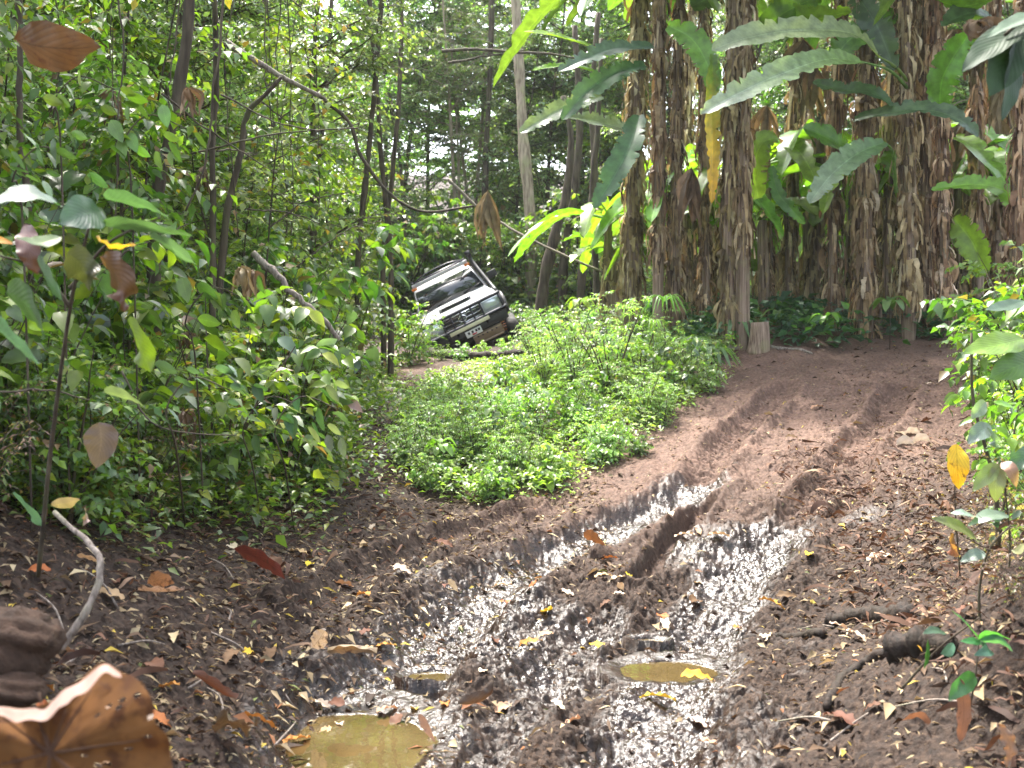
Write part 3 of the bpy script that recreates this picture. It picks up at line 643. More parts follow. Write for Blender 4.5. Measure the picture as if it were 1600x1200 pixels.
FR = [ # kind, px, D, scale, label
 (2, 985, 17.4, 1.05, 'dark brown banana stem beside the opening of the forest, leftmost of the grove'),
 (3, 1028, 16.6, .95, 'banana stem with a shaggy upper half, second from the left'),
 (0, 1052, 17.0, .9, 'smooth grey banana stem behind the second stem from the left'),
 (1, 1100, 17.2, .85, 'thin shaggy banana stem left of the long yellow leaf'),
 (0, 1137, 15.9, 1.0, 'pale shaggy banana stem behind the long yellow leaf'),
 (3, 1160, 15.8, .9, 'smooth grey banana stem right of the long yellow leaf'),
 (1, 1232, 18.2, .9, 'dark banana stem standing farther back in the gap of the grove'),
 (1, 1300, 17.0, 1.0, 'banana stem under the tip of the pale drooping leaf'),
 (2, 1352, 16.3, 1.0, 'thick shaggy banana stem in the middle of the grove'),
 (1, 1385, 17.2, 1.0, 'shaggy banana stem behind the thick middle stem'),
 (0, 1420, 16.1, 1.05, 'thick banana stem where the large grey green leaves spread'),
 (2, 1445, 16.8, 1.0, 'dark shaggy banana stem right of the spreading leaves'),
 (1, 1478, 16.2, .9, 'narrow shaggy banana stem left of the lime green arching leaf'),
 (3, 1528, 17.5, 1.0, 'banana stem behind the lime green arching leaf'),
 (0, 1556, 18.4, 1.0, 'far banana stem near the right edge'),
 (2, 1592, 14.2, 1.0, 'dark banana stem cut by the right edge of the picture')]
FRO = [put_banana(k, px, D, s, px*.37, lb) for k, px, D, s, lb in FR]
for i in range(26):
    D = rng.uniform(18.8, 25); px = rng.uniform(985, 1680); k = [1, 4, 5, 4, 4, 5][i % 6]
    nm = third(px, [(1100,'left part'),(1230,'left of the middle'),(1350,'middle'),(1480,'right of the middle'),(9999,'right part')])
    put_banana(k, px, D, rng.uniform(.85, 1.15)*(1.3 if k == 4 else 1), rng.uniform(0, 6.28), f"{'young banana plant' if k >= 4 else 'back row banana stem'} in the {nm} of the grove{', farthest' if D > 22 else ''}", 'banana plants behind the front row')
for px, D, s, lb in [(1195,17.4,1.0,'young banana plant with broad upright leaves right of the pale stems'),(1265,19,1.1,'young banana plant in the gap of the grove'),(1340,19,1.2,'young bright green banana plant behind the thick stem'),
                     (1080,18.6,1.1,'young banana plant between the left stems'),(1150,19.5,1.4,'young banana plant behind the yellow leaf'),(1500,19,1.3,'young banana plant behind the lime green leaf'),(960,19,.9,'young banana plant at the left end of the grove')]:
    put_banana(4, px, D, s, px*1.7, lb, 'young banana plants')
for px, D, s, lb in [(1200,18,1.0,'tall young banana plant filling the gap right of the pale stems'),(1270,18.2,1.05,'tall young banana plant behind the pale drooping leaf'),(1325,17.8,.9,'tall young banana plant left of the thick middle stem'),
                     (1075,18,.9,'tall young banana plant between the left stems'),(1410,18.2,1.1,'tall young banana plant between the thick stems'),(1500,17.8,1.0,'tall young banana plant left of the far right stems'),(1570,18.5,1.0,'tall young banana plant near the right edge'),(945,18.5,.8,'tall young banana plant left of the first banana stem')]:
    put_banana(5, px, D, s, px*2.3, lb, 'tall young banana plants')
# named leaves of front plants: parent index, pixel path with depths, width (m), roll, tint, tip tint
def leaf_on(par, path, W, roll, tint, tip=None, fold=.3, name='leaf', lab=None, mt=None, shape='banana', pet=None):
    mb = MB(); o = FRO[par]; M = Matrix.LocRotScale(o.location, o.rotation_euler, o.scale)
    blade(mb, [P(*q) for q in path], W, shape, roll, fold, .03, tint, tip, nu=60, nv=10, seed=int(path[0][0]+path[0][1]), rag=.10)
    if pet: mb.tube(catmull([P(*q) for q in pet], 10), np.linspace(.03, .013, 10), 6, (.12,.19,.05), cap=False)
    ob = mb.build(name, mt or M_banana, None, smooth=True); ob.parent = o; ob.matrix_parent_inverse = M.inverted()
    if lab: ob['label'] = lab
GR = (.06,.115,.045); LM = (.13,.25,.03); DG = (.035,.075,.03); PALE_SHEEN = (.19,.24,.16)  # the palest tint paints white sky sheen into the leaf colour
leaf_on(10, [(1372,88,15.6),(1330,52,15.3),(1240,48,14.9),(1165,60,14.6),(1112,78,14.4)], .46, .95, (.19,.26,.12), PALE_SHEEN, lab='long leaf with painted pale sheen reaching left', pet=[(1420,130,16),(1400,105,15.8),(1372,88,15.6)])
leaf_on(10, [(1345,96,15.2),(1290,93,14.8),(1215,118,14.3),(1150,148,14.0),(1094,178,13.8)], .40, .9, (.20,.29,.10), (.28,.33,.26), lab='long leaf with bright sky sheen painted on top, reaching left', pet=[(1420,140,16),(1390,110,15.6),(1345,96,15.2)])  # whitened tip carries the painted sky sheen
leaf_on(8, [(1382,222,15.2),(1340,240,14.9),(1300,272,14.6),(1264,318,14.4)], .40, .8, (.12,.2,.08), (.2,.26,.17), lab='drooping pale leaf', pet=[(1400,300,16),(1395,240,15.6),(1382,222,15.2)])  # sky sheen painted into the paler tip here too
leaf_on(11, [(1335,188,15.8),(1390,176,15.5),(1450,172,15.3),(1500,188,15.1),(1528,215,15)], .40, -.7, (.07,.13,.06), (.09,.15,.09), lab='grey green leaf arching over the stems')
leaf_on(8, [(1270,128,16),(1310,140,15.8),(1360,145,15.6),(1395,165,15.5)], .36, -.7, GR, lab='dark grey green leaf')
leaf_on(13, [(1590,328,14.2),(1570,298,14.4),(1520,288,14.6),(1455,296,14.8)], .34, .8, (.16,.28,.03), LM, lab='lime green arching leaf')
leaf_on(12, [(1468,168,15.6),(1472,125,15.5),(1492,85,15.4),(1515,52,15.3)], .48, 1.35, LM, lab='upright lime green leaf')
leaf_on(4, [(1114,85,15.3),(1112,160,15.2),(1113,240,15.2),(1112,318,15.2)], .24, 1.45, (.10,.17,.02), (.50,.27,.02), lab='long hanging leaf turning yellow')
leaf_on(1, [(1008,102,16),(960,115,15.6),(915,145,15.2),(878,188,15)], .36, .9, (.04,.085,.05), GR, lab='blue green drooping leaf')
leaf_on(1, [(1020,72,16),(960,76,15.6),(915,92,15.2),(872,112,15)], .32, .8, (.06,.10,.07), lab='grey leaf reaching left')
leaf_on(0, [(955,85,17),(900,66,16.6),(860,55,16.4),(818,50,16.2)], .26, .5, LM, lab='lime leaf at the upper left of the grove')
leaf_on(0, [(950,120,17),(905,106,16.6),(870,104,16.4),(832,110,16.2)], .24, .5, LM)
leaf_on(0, [(940,150,17),(890,165,16.6),(850,185,16.4),(812,208,16.2)], .34, .9, PALE_SHEEN)
leaf_on(1, [(998,180,15.8),(985,225,15.5),(960,275,15.3),(928,325,15.2)], .42, .9, (.045,.095,.035), (.06,.12,.05), lab='dark green leaf hanging down')
leaf_on(0, [(1000,215,17),(970,200,16.6),(930,190,16.4),(885,182,16.2)], .40, .8, PALE_SHEEN)
leaf_on(3, [(1185,310,16.6),(1178,265,16.5),(1190,225,16.4),(1215,215,16.4)], .42, 1.4, (.10,.19,.03), lab='upright green leaf')
leaf_on(6, [(1205,260,16.8),(1215,300,16.6),(1235,325,16.4),(1258,350,16.4)], .22, .8, (.09,.17,.05))
leaf_on(4, [(1045,40,16),(1080,60,15.8),(1105,100,15.6),(1118,150,15.5)], .40, 1.0, LM)
for k, (a, b, c_) in enumerate([((1200,5),(1260,30),(1330,18)),((1330,-20),(1370,40),(1398,110)),((1400,20),(1330,60),(1300,100)),((1440,-10),(1500,10),(1560,-5)),((1560,40),(1520,20),(1470,40)),((1180,60),(1225,20),(1290,-10)),((1500,70),(1560,85),(1600,60)),((1080,10),(1130,-10),(1180,-5)),((1340,250),(1300,220),(1255,200)),((1490,340),(1520,380),(1540,430))]):
    leaf_on(8+k % 5, [(*a, 16.2), (*b, 15.9), (*c_, 15.8)], .45, .5+.3*(k % 3), [LM, GR, (.09,.17,.03)][k % 3])

# stumps and cut stems at the foot of the grove
def stump(px, py, D, h, r, label, top=(1.6,1.3,1)):
    x = (px-800)/F*D; z = H(x, D); mb = MB(); q = np.linspace(0, h, 7); mb.tube(np.column_stack([x+.03*np.sin(q*4), np.full(7, D), z-.1+q*1.0]), r*(1.25-.35*q/h), 16)
    o = mb.build('banana_stump', M_sheath, None, True, off=(x, D, z)); tag(o, label, 'stump', 'cut banana stumps'); return o
stump(1184, 515, 15.6, .5, .14, 'cut banana stump right of the two pale stems')
stump(1360, 520, 17, .45, .15, 'low stump in the shade under the banana stems')
stump(960, 480, 18.5, 1.0, .17, 'brown stump left of the first banana stem')

# ------------------------------------------------------------ the stuck four wheel drive
def simple(name, colr, rough=.4, metal=0, coat=0, spec=.5, dirt=0):
    def b(t):
        c = colr
        if dirt: c = mixc(t, mul(t, ramp(t, noise(t, 3.5, 6, rough=.7), [(.42, g(0)), (.72, g(1))]), g(dirt)), colr, (.20, .13, .08))
        r = ramp(t, noise(t, 6, 4), [(.3, g(rough*.8)), (.7, g(min(1, rough*1.4)))])
        return principled(t, c, r, spec, metal=metal, coat=coat)
    return mat(name, b)
M_paint = simple('silver paint', (.38,.39,.41), .42, .25, .3, dirt=.55)
M_glass = simple('dark glass', (.012,.016,.018), .05, 0, 0, .8)
M_black = simple('black plastic', (.008,.008,.010), .5, dirt=.04)
M_bar = simple('dark steel tube', (.010,.010,.018), .35, .2)
M_chrome = simple('chrome', (.62,.63,.65), .15, 1)
M_lamp = simple('lamp glass', (.55,.62,.68), .08, .3, 1)
M_amber = simple('orange lens', (.55,.14,.02), .2, 0, .5)
M_tyre = simple('tyre rubber', (.010,.009,.009), .8, dirt=.08)
M_rust = simple('rusty coil', (.42,.15,.06), .5, .3)
M_mudmetal = simple('muddy skid metal', (.24,.17,.11), .6, .1, dirt=.8)
M_cream = simple('cream bar', (.62,.60,.42), .5, dirt=.2)
M_white = simple('white plate', (.72,.72,.72), .4)
M_redp = simple('red mark', (.5,.05,.05), .5)
def loft(mb, secs, T=(1,1,1)):
    n = len(secs[0]); V = np.array([p for s in secs for p in s]); m = len(secs)
    i = np.arange(m-1)[:, None]*n; j = np.arange(n)[None]; k = (j+1) % n
    mb.add(V, [np.stack([i+j, i+k, i+n+k, i+n+j], -1).reshape(-1, 4), np.arange(n)[None, ::-1], (np.arange(n)+(m-1)*n)[None]], T)
def car():
    root = empty('off_road_vehicle', (0, 0, 0), 'muddy silver four wheel drive tilted on its side in the forest, facing the camera', 'off-road car')
    b = MB()
    def sec(y, w, zb, zs, zt, cr=.02): return [(-w*.96, y, zb), (-w, y, zb+.12), (-w, y, zs-.1), (-w*.975, y, zs), (-w*.86, y, zt), (-w*.4, y, zt+cr), (w*.4, y, zt+cr), (w*.86, y, zt), (w*.975, y, zs), (w, y, zs-.1), (w, y, zb+.12), (w*.96, y, zb)]
    loft(b, [sec(-2.12,.74,.62,1.0,1.05), sec(-2.06,.83,.58,1.03,1.11), sec(-1.8,.87,.56,1.07,1.15), sec(-1.3,.88,.56,1.10,1.20,.03), sec(-.95,.88,.5,1.12,1.23,.03), sec(-.2,.88,.48,1.13,1.22), sec(1.2,.88,.48,1.14,1.22), sec(2.15,.86,.52,1.12,1.2), sec(2.3,.80,.6,1.05,1.12)])
    b.build('body', M_paint, root, True, .015)
    c = MB()
    def cs(y, w0, w1, z0, z1): return [(-w0, y, z0), (-w0*.5-w1*.5, y+.0, z0*.4+z1*.6), (-w1, y, z1-.05), (-w1*.9, y, z1), (0, y, z1+.02), (w1*.9, y, z1), (w1, y, z1-.05), (w0*.5+w1*.5, y, z0*.4+z1*.6), (w0, y, z0)]
    loft(c, [cs(-.98,.80,.79,1.20,1.24), cs(-.45,.79,.67,1.20,1.74), cs(-.30,.79,.66,1.20,1.80), cs(.8,.79,.66,1.2,1.84), cs(1.95,.79,.66,1.2,1.80), cs(2.22,.78,.72,1.2,1.4)])
    cb = c.build('cabin', M_paint, root, True, .01)
    wsn = MB(); wsn.add([(-.74,-.955,1.265),(.74,-.955,1.265),(.635,-.47,1.72),(-.635,-.47,1.72),(-.74,-.98,1.268),(.74,-.98,1.268),(.635,-.50,1.725),(-.635,-.50,1.725)],
        np.array([(4,5,6,7),(0,4,7,3),(5,1,2,6),(0,1,5,4),(7,6,2,3)])); wsn.build('windscreen', M_glass, root)
    for s in (-1, 1):
        m = MB(); m.add([(s*.805,-.85,1.26),(s*.80,0,1.26),(s*.70,0,1.72),(s*.70,-.42,1.72)], np.array([(0,1,2,3)])); m.add([(s*.80,.08,1.26),(s*.80,1.9,1.26),(s*.70,1.8,1.72),(s*.70,.08,1.72)], np.array([(0,1,2,3)])); m.build('side_window', M_glass, root)
    m = MB(); m.box((0,-1.55,1.215),(.72,.62,.05)); m.build('bonnet_scoop', M_paint, root, bevel=.02)
    m = MB(); m.box((0,-1.87,1.205),(.60,.03,.045)); m.build('scoop_opening', M_black, root)
    m = MB(); m.box((0,-2.125,.88),(.86,.05,.26)); gr = m.build('grille', M_black, root, bevel=.01)
    m = MB()
    for z in (.80, .88, .96): m.box((0,-2.16,z),(.80,.02,.022))
    m.box((0,-2.165,1.0),(.86,.03,.03)); m.box((0,-2.165,.755),(.70,.03,.05)); m.build('grille_slat', M_chrome, root)
    th = np.linspace(0, 2*np.pi, 24, endpoint=False); m = MB(); m.tube(np.stack([.085*np.cos(th), np.full(24,-2.19), .89+.06*np.sin(th)],1)[list(range(24))+[0]], .014, 6); m.tube([(-.07,-2.19,.89),(.07,-2.19,.89)], .012, 6); m.tube([(0,-2.19,.84),(0,-2.19,.94)], .010, 6)
    m.build('emblem', M_chrome, root)
    for s in (-1, 1):
        m = MB(); m.box((s*.63,-2.10,.92),(.33,.08,.20)); h = m.build('headlight', M_lamp, root, bevel=.02)
        m = MB(); m.box((s*.835,-2.02,.93),(.07,.18,.17)); m.build('indicator', M_lamp, root, bevel=.015)
        m = MB(); m.box((s*.60,-2.19,.60),(.14,.04,.11)); m.tube([(s*.42,-2.20,.66),(s*.42,-2.24,.66)], .055, 12); m.build('fog_lamp', M_chrome, root)
        m = MB(); m.tube([(s*.60,-.72,1.32),(s*.92,-.78,1.36)], .015, 6); m.box((s*1.0,-.80,1.40),(.20,.07,.15)); m.build('mirror', M_black, root, bevel=.015)
        m = MB(); m.tube(catmull([(s*.90,-1.98,.62),(s*.93,-1.8,.92),(s*.93,-1.45,1.0),(s*.93,-1.1,.88),(s*.9,-.98,.6)],14), .04, 8); m.build('fender_flare', M_black, root)
    m = MB(); m.box((0,-2.20,.62),(1.70,.20,.20)); m.build('bumper', M_black, root, bevel=.03)
    m = MB(); m.box((.06,-2.335,.70),(.86,.03,.075)); m.build('light_bar', M_cream, root, bevel=.008)
    m = MB()
    for z, x in ((1.06,.86),(.75,.88),): m.tube(catmull([(-x,-1.95,z),(-x*.97,-2.27,z),(-.5,-2.31,z),(.5,-2.31,z),(x*.97,-2.27,z),(x,-1.95,z)],30), .036, 8)
    for x in (-.84,-.42,-.22,0,.22,.42,.84): m.tube([(x,-2.30 if abs(x)<.8 else -2.26,.60),(x,-2.30 if abs(x)<.8 else -2.26,1.06)], .022 if abs(x)<.8 else .028, 6)
    m.tube(catmull([(-.84,-2.24,.5),(-.84,-2.27,.75)],4), .02, 6); m.build('bull_bar', M_bar, root, True)
    m = MB(); m.box((.08,-2.315,.56),(.34,.012,.13)); pl = m.build('number_plate', M_white, root, bevel=.004)
    m = MB()
    for x in (-.02,.06,.14,.2): m.box((x,-2.324,.575),(.045,.006,.05))
    m.build('plate_mark', M_black, pl); m = MB(); m.box((.08,-2.324,.525),(.10,.006,.03)); m.build('plate_red_mark', M_redp, pl)
    m = MB(); m.box((.33,-2.25,.40),(.62,.14,.17), rot=Matrix.Rotation(.25,4,'X')); m.tube([(.05,-2.34,.30),(.62,-2.34,.30)], .022, 8); sk_ = m.build('skid_plate', M_mudmetal, root, bevel=.015)
    m = MB()
    for k in range(5): m = MB(); m.tube([(.12+.1*k,-2.345,.44),(.12+.1*k,-2.31,.44)], .018, 8); m.build('bolt_hole', M_black, sk_)
    m = MB(); m.box((0,-1.5,.42),(1.3,1.1,.2)); m.tube([(-.85,-1.45,.28),(.85,-1.45,.20)], .06, 8); m.box((0,.6,.45),(1.2,3,.14)); m.build('chassis', M_black, root)
    m = MB(); q = np.linspace(0, 7.5*2*np.pi, 150); m.tube(np.stack([.62+.02*q/12+.075*np.cos(q),-1.75+.075*np.sin(q),.66-.40*q/q[-1]],1), .013, 6); m.build('coil_spring', M_rust, root, True)
    for sx, y, z, nm in ((-1,-1.5,.40,''),(1,-1.5,.12,''),(-1,1.35,.38,''),(1,1.35,.35,'')):
        m = MB(); prof = [(-.12,.22),(-.135,.30),(-.13,.37),(-.11,.405),(0,.415),(.11,.405),(.13,.37),(.135,.30),(.12,.22)]
        ns = 48; an = np.linspace(0, 2*np.pi, ns, endpoint=False); V = []
        for k, a in enumerate(an):
            lug = .022 if k % 2 else 0
            for (px_, r_) in prof: rr = r_-(lug if r_ > .38 else 0); V.append((sx*.86+px_, y+rr*math.cos(a), z+rr*math.sin(a)))
        n = len(prof); i = np.arange(ns)[:, None]; j = np.arange(n-1)[None]; i2 = (i+1) % ns
        m.add(V, np.stack([i*n+j, i*n+j+1, i2*n+j+1, i2*n+j], -1).reshape(-1, 4)); wh = m.build('wheel', M_tyre, root)
        m = MB(); m.tube([(sx*.80-.10,y,z),(sx*.80+sx*.08,y,z)], .225, 24); m.tube([(sx*.80,y,z),(sx*.80+sx*.13,y,z)], .07, 12); m.build('rim', M_chrome, wh, bevel=.01)
    m = MB()
    for s in (-1, 1): m.tube([(s*.62,-.35,1.93),(s*.62,1.7,1.93)], .022, 6)
    for y in (-.35,.15,.65,1.15,1.7): m.tube([(-.62,y,1.92),(.62,y,1.92)], .018, 6)
    for s in (-1,1):
        for y in (-.2,.7,1.5): m.tube([(s*.62,y,1.93),(s*.62,y,1.8)], .014, 6)
    m.tube(catmull([(-.66,-.42,1.88),(-.3,-.55,2.0),(.3,-.55,2.0),(.66,-.42,1.88)],12), .018, 6); m.build('roof_rack', M_bar, root)
    m = MB(); m.box((0,-.47,1.865),(1.30,.05,.075)); m.build('sun_visor', M_paint, root, bevel=.01)
    for s in (-1,1): m = MB(); m.box((s*.62,-.50,1.80),(.12,.05,.06)); m.build('marker_lamp', M_amber, root, bevel=.01)
    m = MB(); m.tube(catmull([(.90,-1.25,1.05),(.86,-.98,1.25),(.76,-.52,1.75),(.745,-.46,1.92),(.74,-.5,1.98)],16), np.linspace(.042,.048,16), 10); m.box((.735,-.52,2.0),(.12,.14,.13)); m.build('snorkel', M_black, root, True)
    m = MB()
    for s in (-.35,.3): m.tube([(s,-.985,1.27),(s+.38,-.90,1.345)], .008, 5)
    m.build('wiper', M_black, root)
    root.matrix_world = Matrix.Translation(Vector(P(745,543,22))) @ Matrix.Rotation(R(-26),4,'Y') @ Matrix.Rotation(R(5),4,'X') @ Matrix.Rotation(R(3),4,'Z') @ Matrix.Translation(Vector((0,2.1,-.24)))
    return root
CAR = car()

# ------------------------------------------------------------ near plants with large leaves, left
def near_plant(name, label, cat, base, stems, lvs, material=M_leafbig):
    base = np.asarray(base, float); root = empty(name, base, label, cat)
    m = MB()
    for pth, r in stems: m.tube(catmull([P(*q) for q in pth], 20), np.linspace(r, r*.5, 20), 7)
    m.build('stem', M_bark, root, True, off=base)
    for k, (pth, W, roll, tint, extra) in enumerate(lvs):
        m = MB(); kw = dict(shape='ovate', fold=.18, wave=.025, nu=22, nv=8, seed=k+3, rag=.03); kw.update(extra or {}); mt = kw.pop('mat', material)
        blade(m, [P(*q) for q in pth], W, roll=roll, tint=tint, **kw); m.build('leaf', mt, root, True, off=base)
    return root
BG = (.045,.085,.05); YG = (.11,.16,.02); MV = (.12,.075,.07); MR = (.09,.035,.025)
near_plant('broadleaf_plant', 'large leaved plant with drooping grey green leaves at the left edge', 'plant', G(60, 900), [([(60,900,4.4),(80,700,4.2),(110,480,3.9),(140,350,3.7)],.010),([(110,480,3.9),(60,420,3.8),(0,400,3.7)],.008),([(110,450,3.9),(170,380,3.7),(250,340,3.6)],.007)],
 [([(95,322,3.7),(50,305,3.6),(-15,318,3.5)],.13,.5,BG,0), ([(158,330,3.6),(130,335,3.5),(92,350,3.4)],.13,1.0,BG,0), ([(165,310,3.8),(215,318,3.6),(262,338,3.5)],.12,.5,(.06,.10,.07),0),
  ([(160,352,3.6),(215,355,3.5),(300,368,3.4)],.09,.45,(.07,.11,.08),0), ([(58,405,3.6),(72,435,3.5),(98,468,3.4)],.10,1.3,BG,0), ([(-15,505,3.3),(15,530,3.2),(62,568,3.1)],.15,.9,(.06,.10,.10),0),
  ([(10,455,3.6),(45,480,3.5),(70,525,3.4)],.15,1.2,(.045,.085,.04),0), ([(200,498,3.8),(218,540,3.7),(236,582,3.7)],.11,1.4,YG,0), ([(160,400,3.6),(188,440,3.5),(195,488,3.5)],.13,1.5,MR,{'wave':.08}),
  ([(105,395,3.5),(130,420,3.6),(140,455,3.6)],.12,1.3,(.06,.06,.03),0), ([(162,612,4.0),(195,618,3.9),(226,636,3.8)],.07,.8,(.13,.15,.11),0), ([(155,660,3.9),(158,690,3.9),(150,732,3.9)],.12,1.45,MV,0),
  ([(95,370,3.7),(60,380,3.6),(25,372,3.5)],.06,.6,(.07,.13,.03),0), ([(235,370,3.6),(265,385,3.5),(305,412,3.5)],.07,.8,(.08,.12,.09),0), ([(40,350,3.8),(45,390,3.7),(60,430,3.7)],.08,1.3,MR,{'wave':.1}),
  ([(20,380,3.5),(-5,375,3.4),(-20,385,3.4)],.03,.9,(.5,.22,.03),0), ([(150,370,3.5),(175,385,3.4),(212,382,3.4)],.022,.9,(.5,.25,.03),{'wave':.3}), ([(20,770,4.2),(45,800,4.1),(65,822,4.1)],.07,1.1,(.07,.12,.09),0),
  ([(80,790,4.2),(105,786,4.1),(125,780,4.1)],.05,1.0,(.3,.2,.15),0),([(132,795,4.2),(135,808,4.1),(130,822,4.1)],.045,1.3,(.3,.2,.17),0)])
# smaller sprigs in front of the thicket
for k, (px, py, D, n_, tn) in enumerate([(300,610,5.2,7,(.07,.11,.07)),(470,640,6.5,6,(.12,.13,.09)),(60,250,5,8,(.08,.13,.05)),(230,200,6,8,(.09,.15,.03)),(420,640,7,7,(.06,.11,.05)),(120,140,5.5,7,YG),(330,470,6.5,7,(.10,.16,.03))]):
    r = np.random.default_rng(900+k); base = G(px-10, 830); st_ = [([(px-10,HY-F*base[2]/base[1],base[1]),(px-25,py+90,D+.2),(px-40,py+30,D),(px,py-20,D),(px+60,py,D)],.006)]
    lv = []
    for j in range(n_*2):
        a = r.uniform(-60, 80); q = py+r.uniform(-45, 45); l = r.uniform(18, 42); an = r.uniform(.1, 1.5)
        lv.append(([(px+a,q,D),(px+a+l*.5*math.cos(an),q+l*.5*math.sin(an),D-.03),(px+a+l*math.cos(an),q+l*1.05*math.sin(an),D-.05)], l/F*D*.55, r.uniform(.3,1.4), np.array(tn)*r.uniform(.7,1.4), {'nu':10,'nv':4}))
    near_plant('broadleaf_plant', ['plant with drooping grey green leaves above the mauve leaf','plant with pale leaves low in the thicket','plant with rounded leaves beneath the hanging brown leaf','plant with bright leaves by the dark slanting trunk','plant with blue green leaves in front of the low thicket','plant with yellow green leaves at the upper left','plant with lime leaves in front of the thicket centre'][k], 'plant', base, st_, lv)

# ------------------------------------------------------------ right edge plants
near_plant('backlit_leaved_branch', 'overhanging branch with large glossy leaves tinted dark as if backlit at the top right', 'branch', P(1680,-60,4), [([(1680,-60,4),(1630,0,3.9),(1570,55,3.8)],.012)],
 [([(1615,35,3.9),(1560,65,3.8),(1503,112,3.7)],.13,.5,(.02,.045,.02),0), ([(1600,60,3.9),(1570,100,3.8),(1545,150,3.7)],.14,.9,(.025,.055,.02),0), ([(1590,65,3.9),(1580,120,3.8),(1565,188,3.7)],.13,1.4,(.012,.03,.012),0), ([(1640,20,3.9),(1600,30,3.8),(1540,60,3.7)],.10,.3,(.03,.06,.03),0)], M_leafbacklit)  # backlit darkness is painted into these low leaf tints
near_plant('sapling', 'sapling with bright green leaves at the right edge', 'sapling', G(1590, 830), [([(1560,860,5.6),(1555,760,5.6),(1540,700,5.6),(1520,620,5.6),(1518,520,5.6)],.013),([(1560,860,5.6),(1575,740,5.6),(1592,630,5.6)],.008),([(1555,760,5.6),(1600,690,5.5)],.006)],
 [([(1600,530,5.5),(1560,540,5.4),(1505,552,5.3)],.17,.6,(.10,.19,.03),0), ([(1625,560,5.5),(1590,572,5.4),(1545,592,5.3)],.17,.9,(.06,.14,.02),0), ([(1600,470,5.6),(1570,480,5.5),(1540,485,5.4)],.09,.5,BG,0), ([(1540,628,5.5),(1530,640,5.4),(1518,655,5.4)],.07,1.1,PALE_SHEEN,0),
  ([(1548,665,5.5),(1530,676,5.4),(1512,694,5.4)],.09,.9,(.14,.18,.16),0), ([(1540,670,5.5),(1552,685,5.4),(1558,700,5.4)],.07,1.2,(.14,.18,.16),0), ([(1590,640,5.5),(1570,632,5.4),(1552,628,5.4)],.06,.6,LM,0), ([(1625,700,5.3),(1600,715,5.2),(1582,735,5.2)],.13,.9,(.07,.13,.07),0)])
near_plant('yellow_leaved_seedling', 'seedling holding one drooping blotched yellow leaf at the right', 'plant', G(1500, 900), [([(1500,900,5.4),(1492,780,5.3),(1495,690,5.3)],.004)],
 [([(1494,694,5.2),(1496,730,5.15),(1498,765,5.15)],.12,1.35,(.55,.38,.02),{'mat':None})][:0]+[([(1494,694,5.2),(1496,730,5.15),(1498,765,5.15)],.115,1.35,(.55,.36,.02),{'mat':M_drybig})])
near_plant('brown_leaved_seedling', 'seedling with drooping brownish ribbed leaves at the right edge', 'plant', G(1580, 960), [([(1570,960,4.9),(1578,850,4.9),(1565,720,4.8)],.006)],
 [([(1562,725,4.8),(1556,755,4.75),(1556,785,4.75)],.085,1.3,(.15,.15,.07),0), ([(1565,722,4.8),(1580,735,4.75),(1588,762,4.75)],.06,1.2,(.28,.16,.10),0), ([(1560,725,4.8),(1540,745,4.75),(1520,768,4.75)],.07,1.0,(.12,.15,.05),0),
  ([(1570,800,4.8),(1555,812,4.75),(1560,825,4.75)],.04,1.0,BG,0)])
near_plant('seedling', 'seedling with spreading pale grey leaves at the right of the trail', 'plant', G(1535, 1040), [([(1535,1040,4.7),(1530,930,4.7),(1545,860,4.7),(1580,820,4.7)],.007),([(1545,860,4.7),(1510,840,4.65)],.004)],
 [([(1500,825,4.7),(1478,815,4.6),(1455,810,4.6)],.05,.6,(.13,.17,.09),0), ([(1528,845,4.7),(1500,825,4.6),(1456,810,4.5)],.09,.8,(.12,.15,.05),0), ([(1535,815,4.7),(1510,803,4.6),(1484,802,4.6)],.06,.4,(.16,.21,.17),0), ([(1575,805,4.7),(1545,806,4.6),(1512,822,4.6)],.07,.5,(.13,.17,.12),0),
  ([(1490,835,4.7),(1485,855,4.6),(1498,870,4.6)],.06,1.3,(.3,.14,.07),0), ([(1540,865,4.6),(1522,868,4.6),(1500,878,4.6)],.06,.7,(.12,.16,.13),0), ([(1600,850,4.6),(1590,862,4.5),(1580,860,4.5)],.03,.7,(.25,.25,.12),0)])
near_plant('seedling', 'small seedling with fresh green leaves near the lower right corner', 'plant', G(1520, 1150), [([(1505,1150,4.3),(1522,1070,4.2),(1530,1000,4.2)],.005),([(1410,1075,4.5),(1465,1015,4.4),(1530,965,4.2)],.006)],
 [([(1530,1000,4.2),(1510,975,4.15),(1487,954,4.1)],.045,.6,(.06,.19,.05),0), ([(1530,1000,4.2),(1550,990,4.15),(1580,1000,4.1)],.045,.5,(.06,.19,.07),0), ([(1530,1000,4.2),(1520,1003,4.15),(1500,1002,4.1)],.04,.6,(.05,.16,.05),0), ([(1530,1005,4.2),(1545,1015,4.15),(1522,1024,4.1)],.05,.9,(.08,.16,.12),0),
  ([(1530,1000,4.2),(1560,1000,4.15),(1583,1018,4.1)],.05,1.0,(.08,.17,.13),0), ([(1478,990,4.3),(1460,985,4.25),(1442,990,4.2)],.04,.6,BG,0), ([(1450,1000,4.3),(1448,1020,4.25),(1444,1045,4.2)],.05,1.4,(.03,.09,.02),0), ([(1525,1055,4.2),(1505,1070,4.1),(1482,1095,4.1)],.07,1.1,(.04,.13,.04),0), ([(1490,1005,4.3),(1480,1020,4.25),(1470,1022,4.2)],.04,.8,(.07,.15,.10),0)])
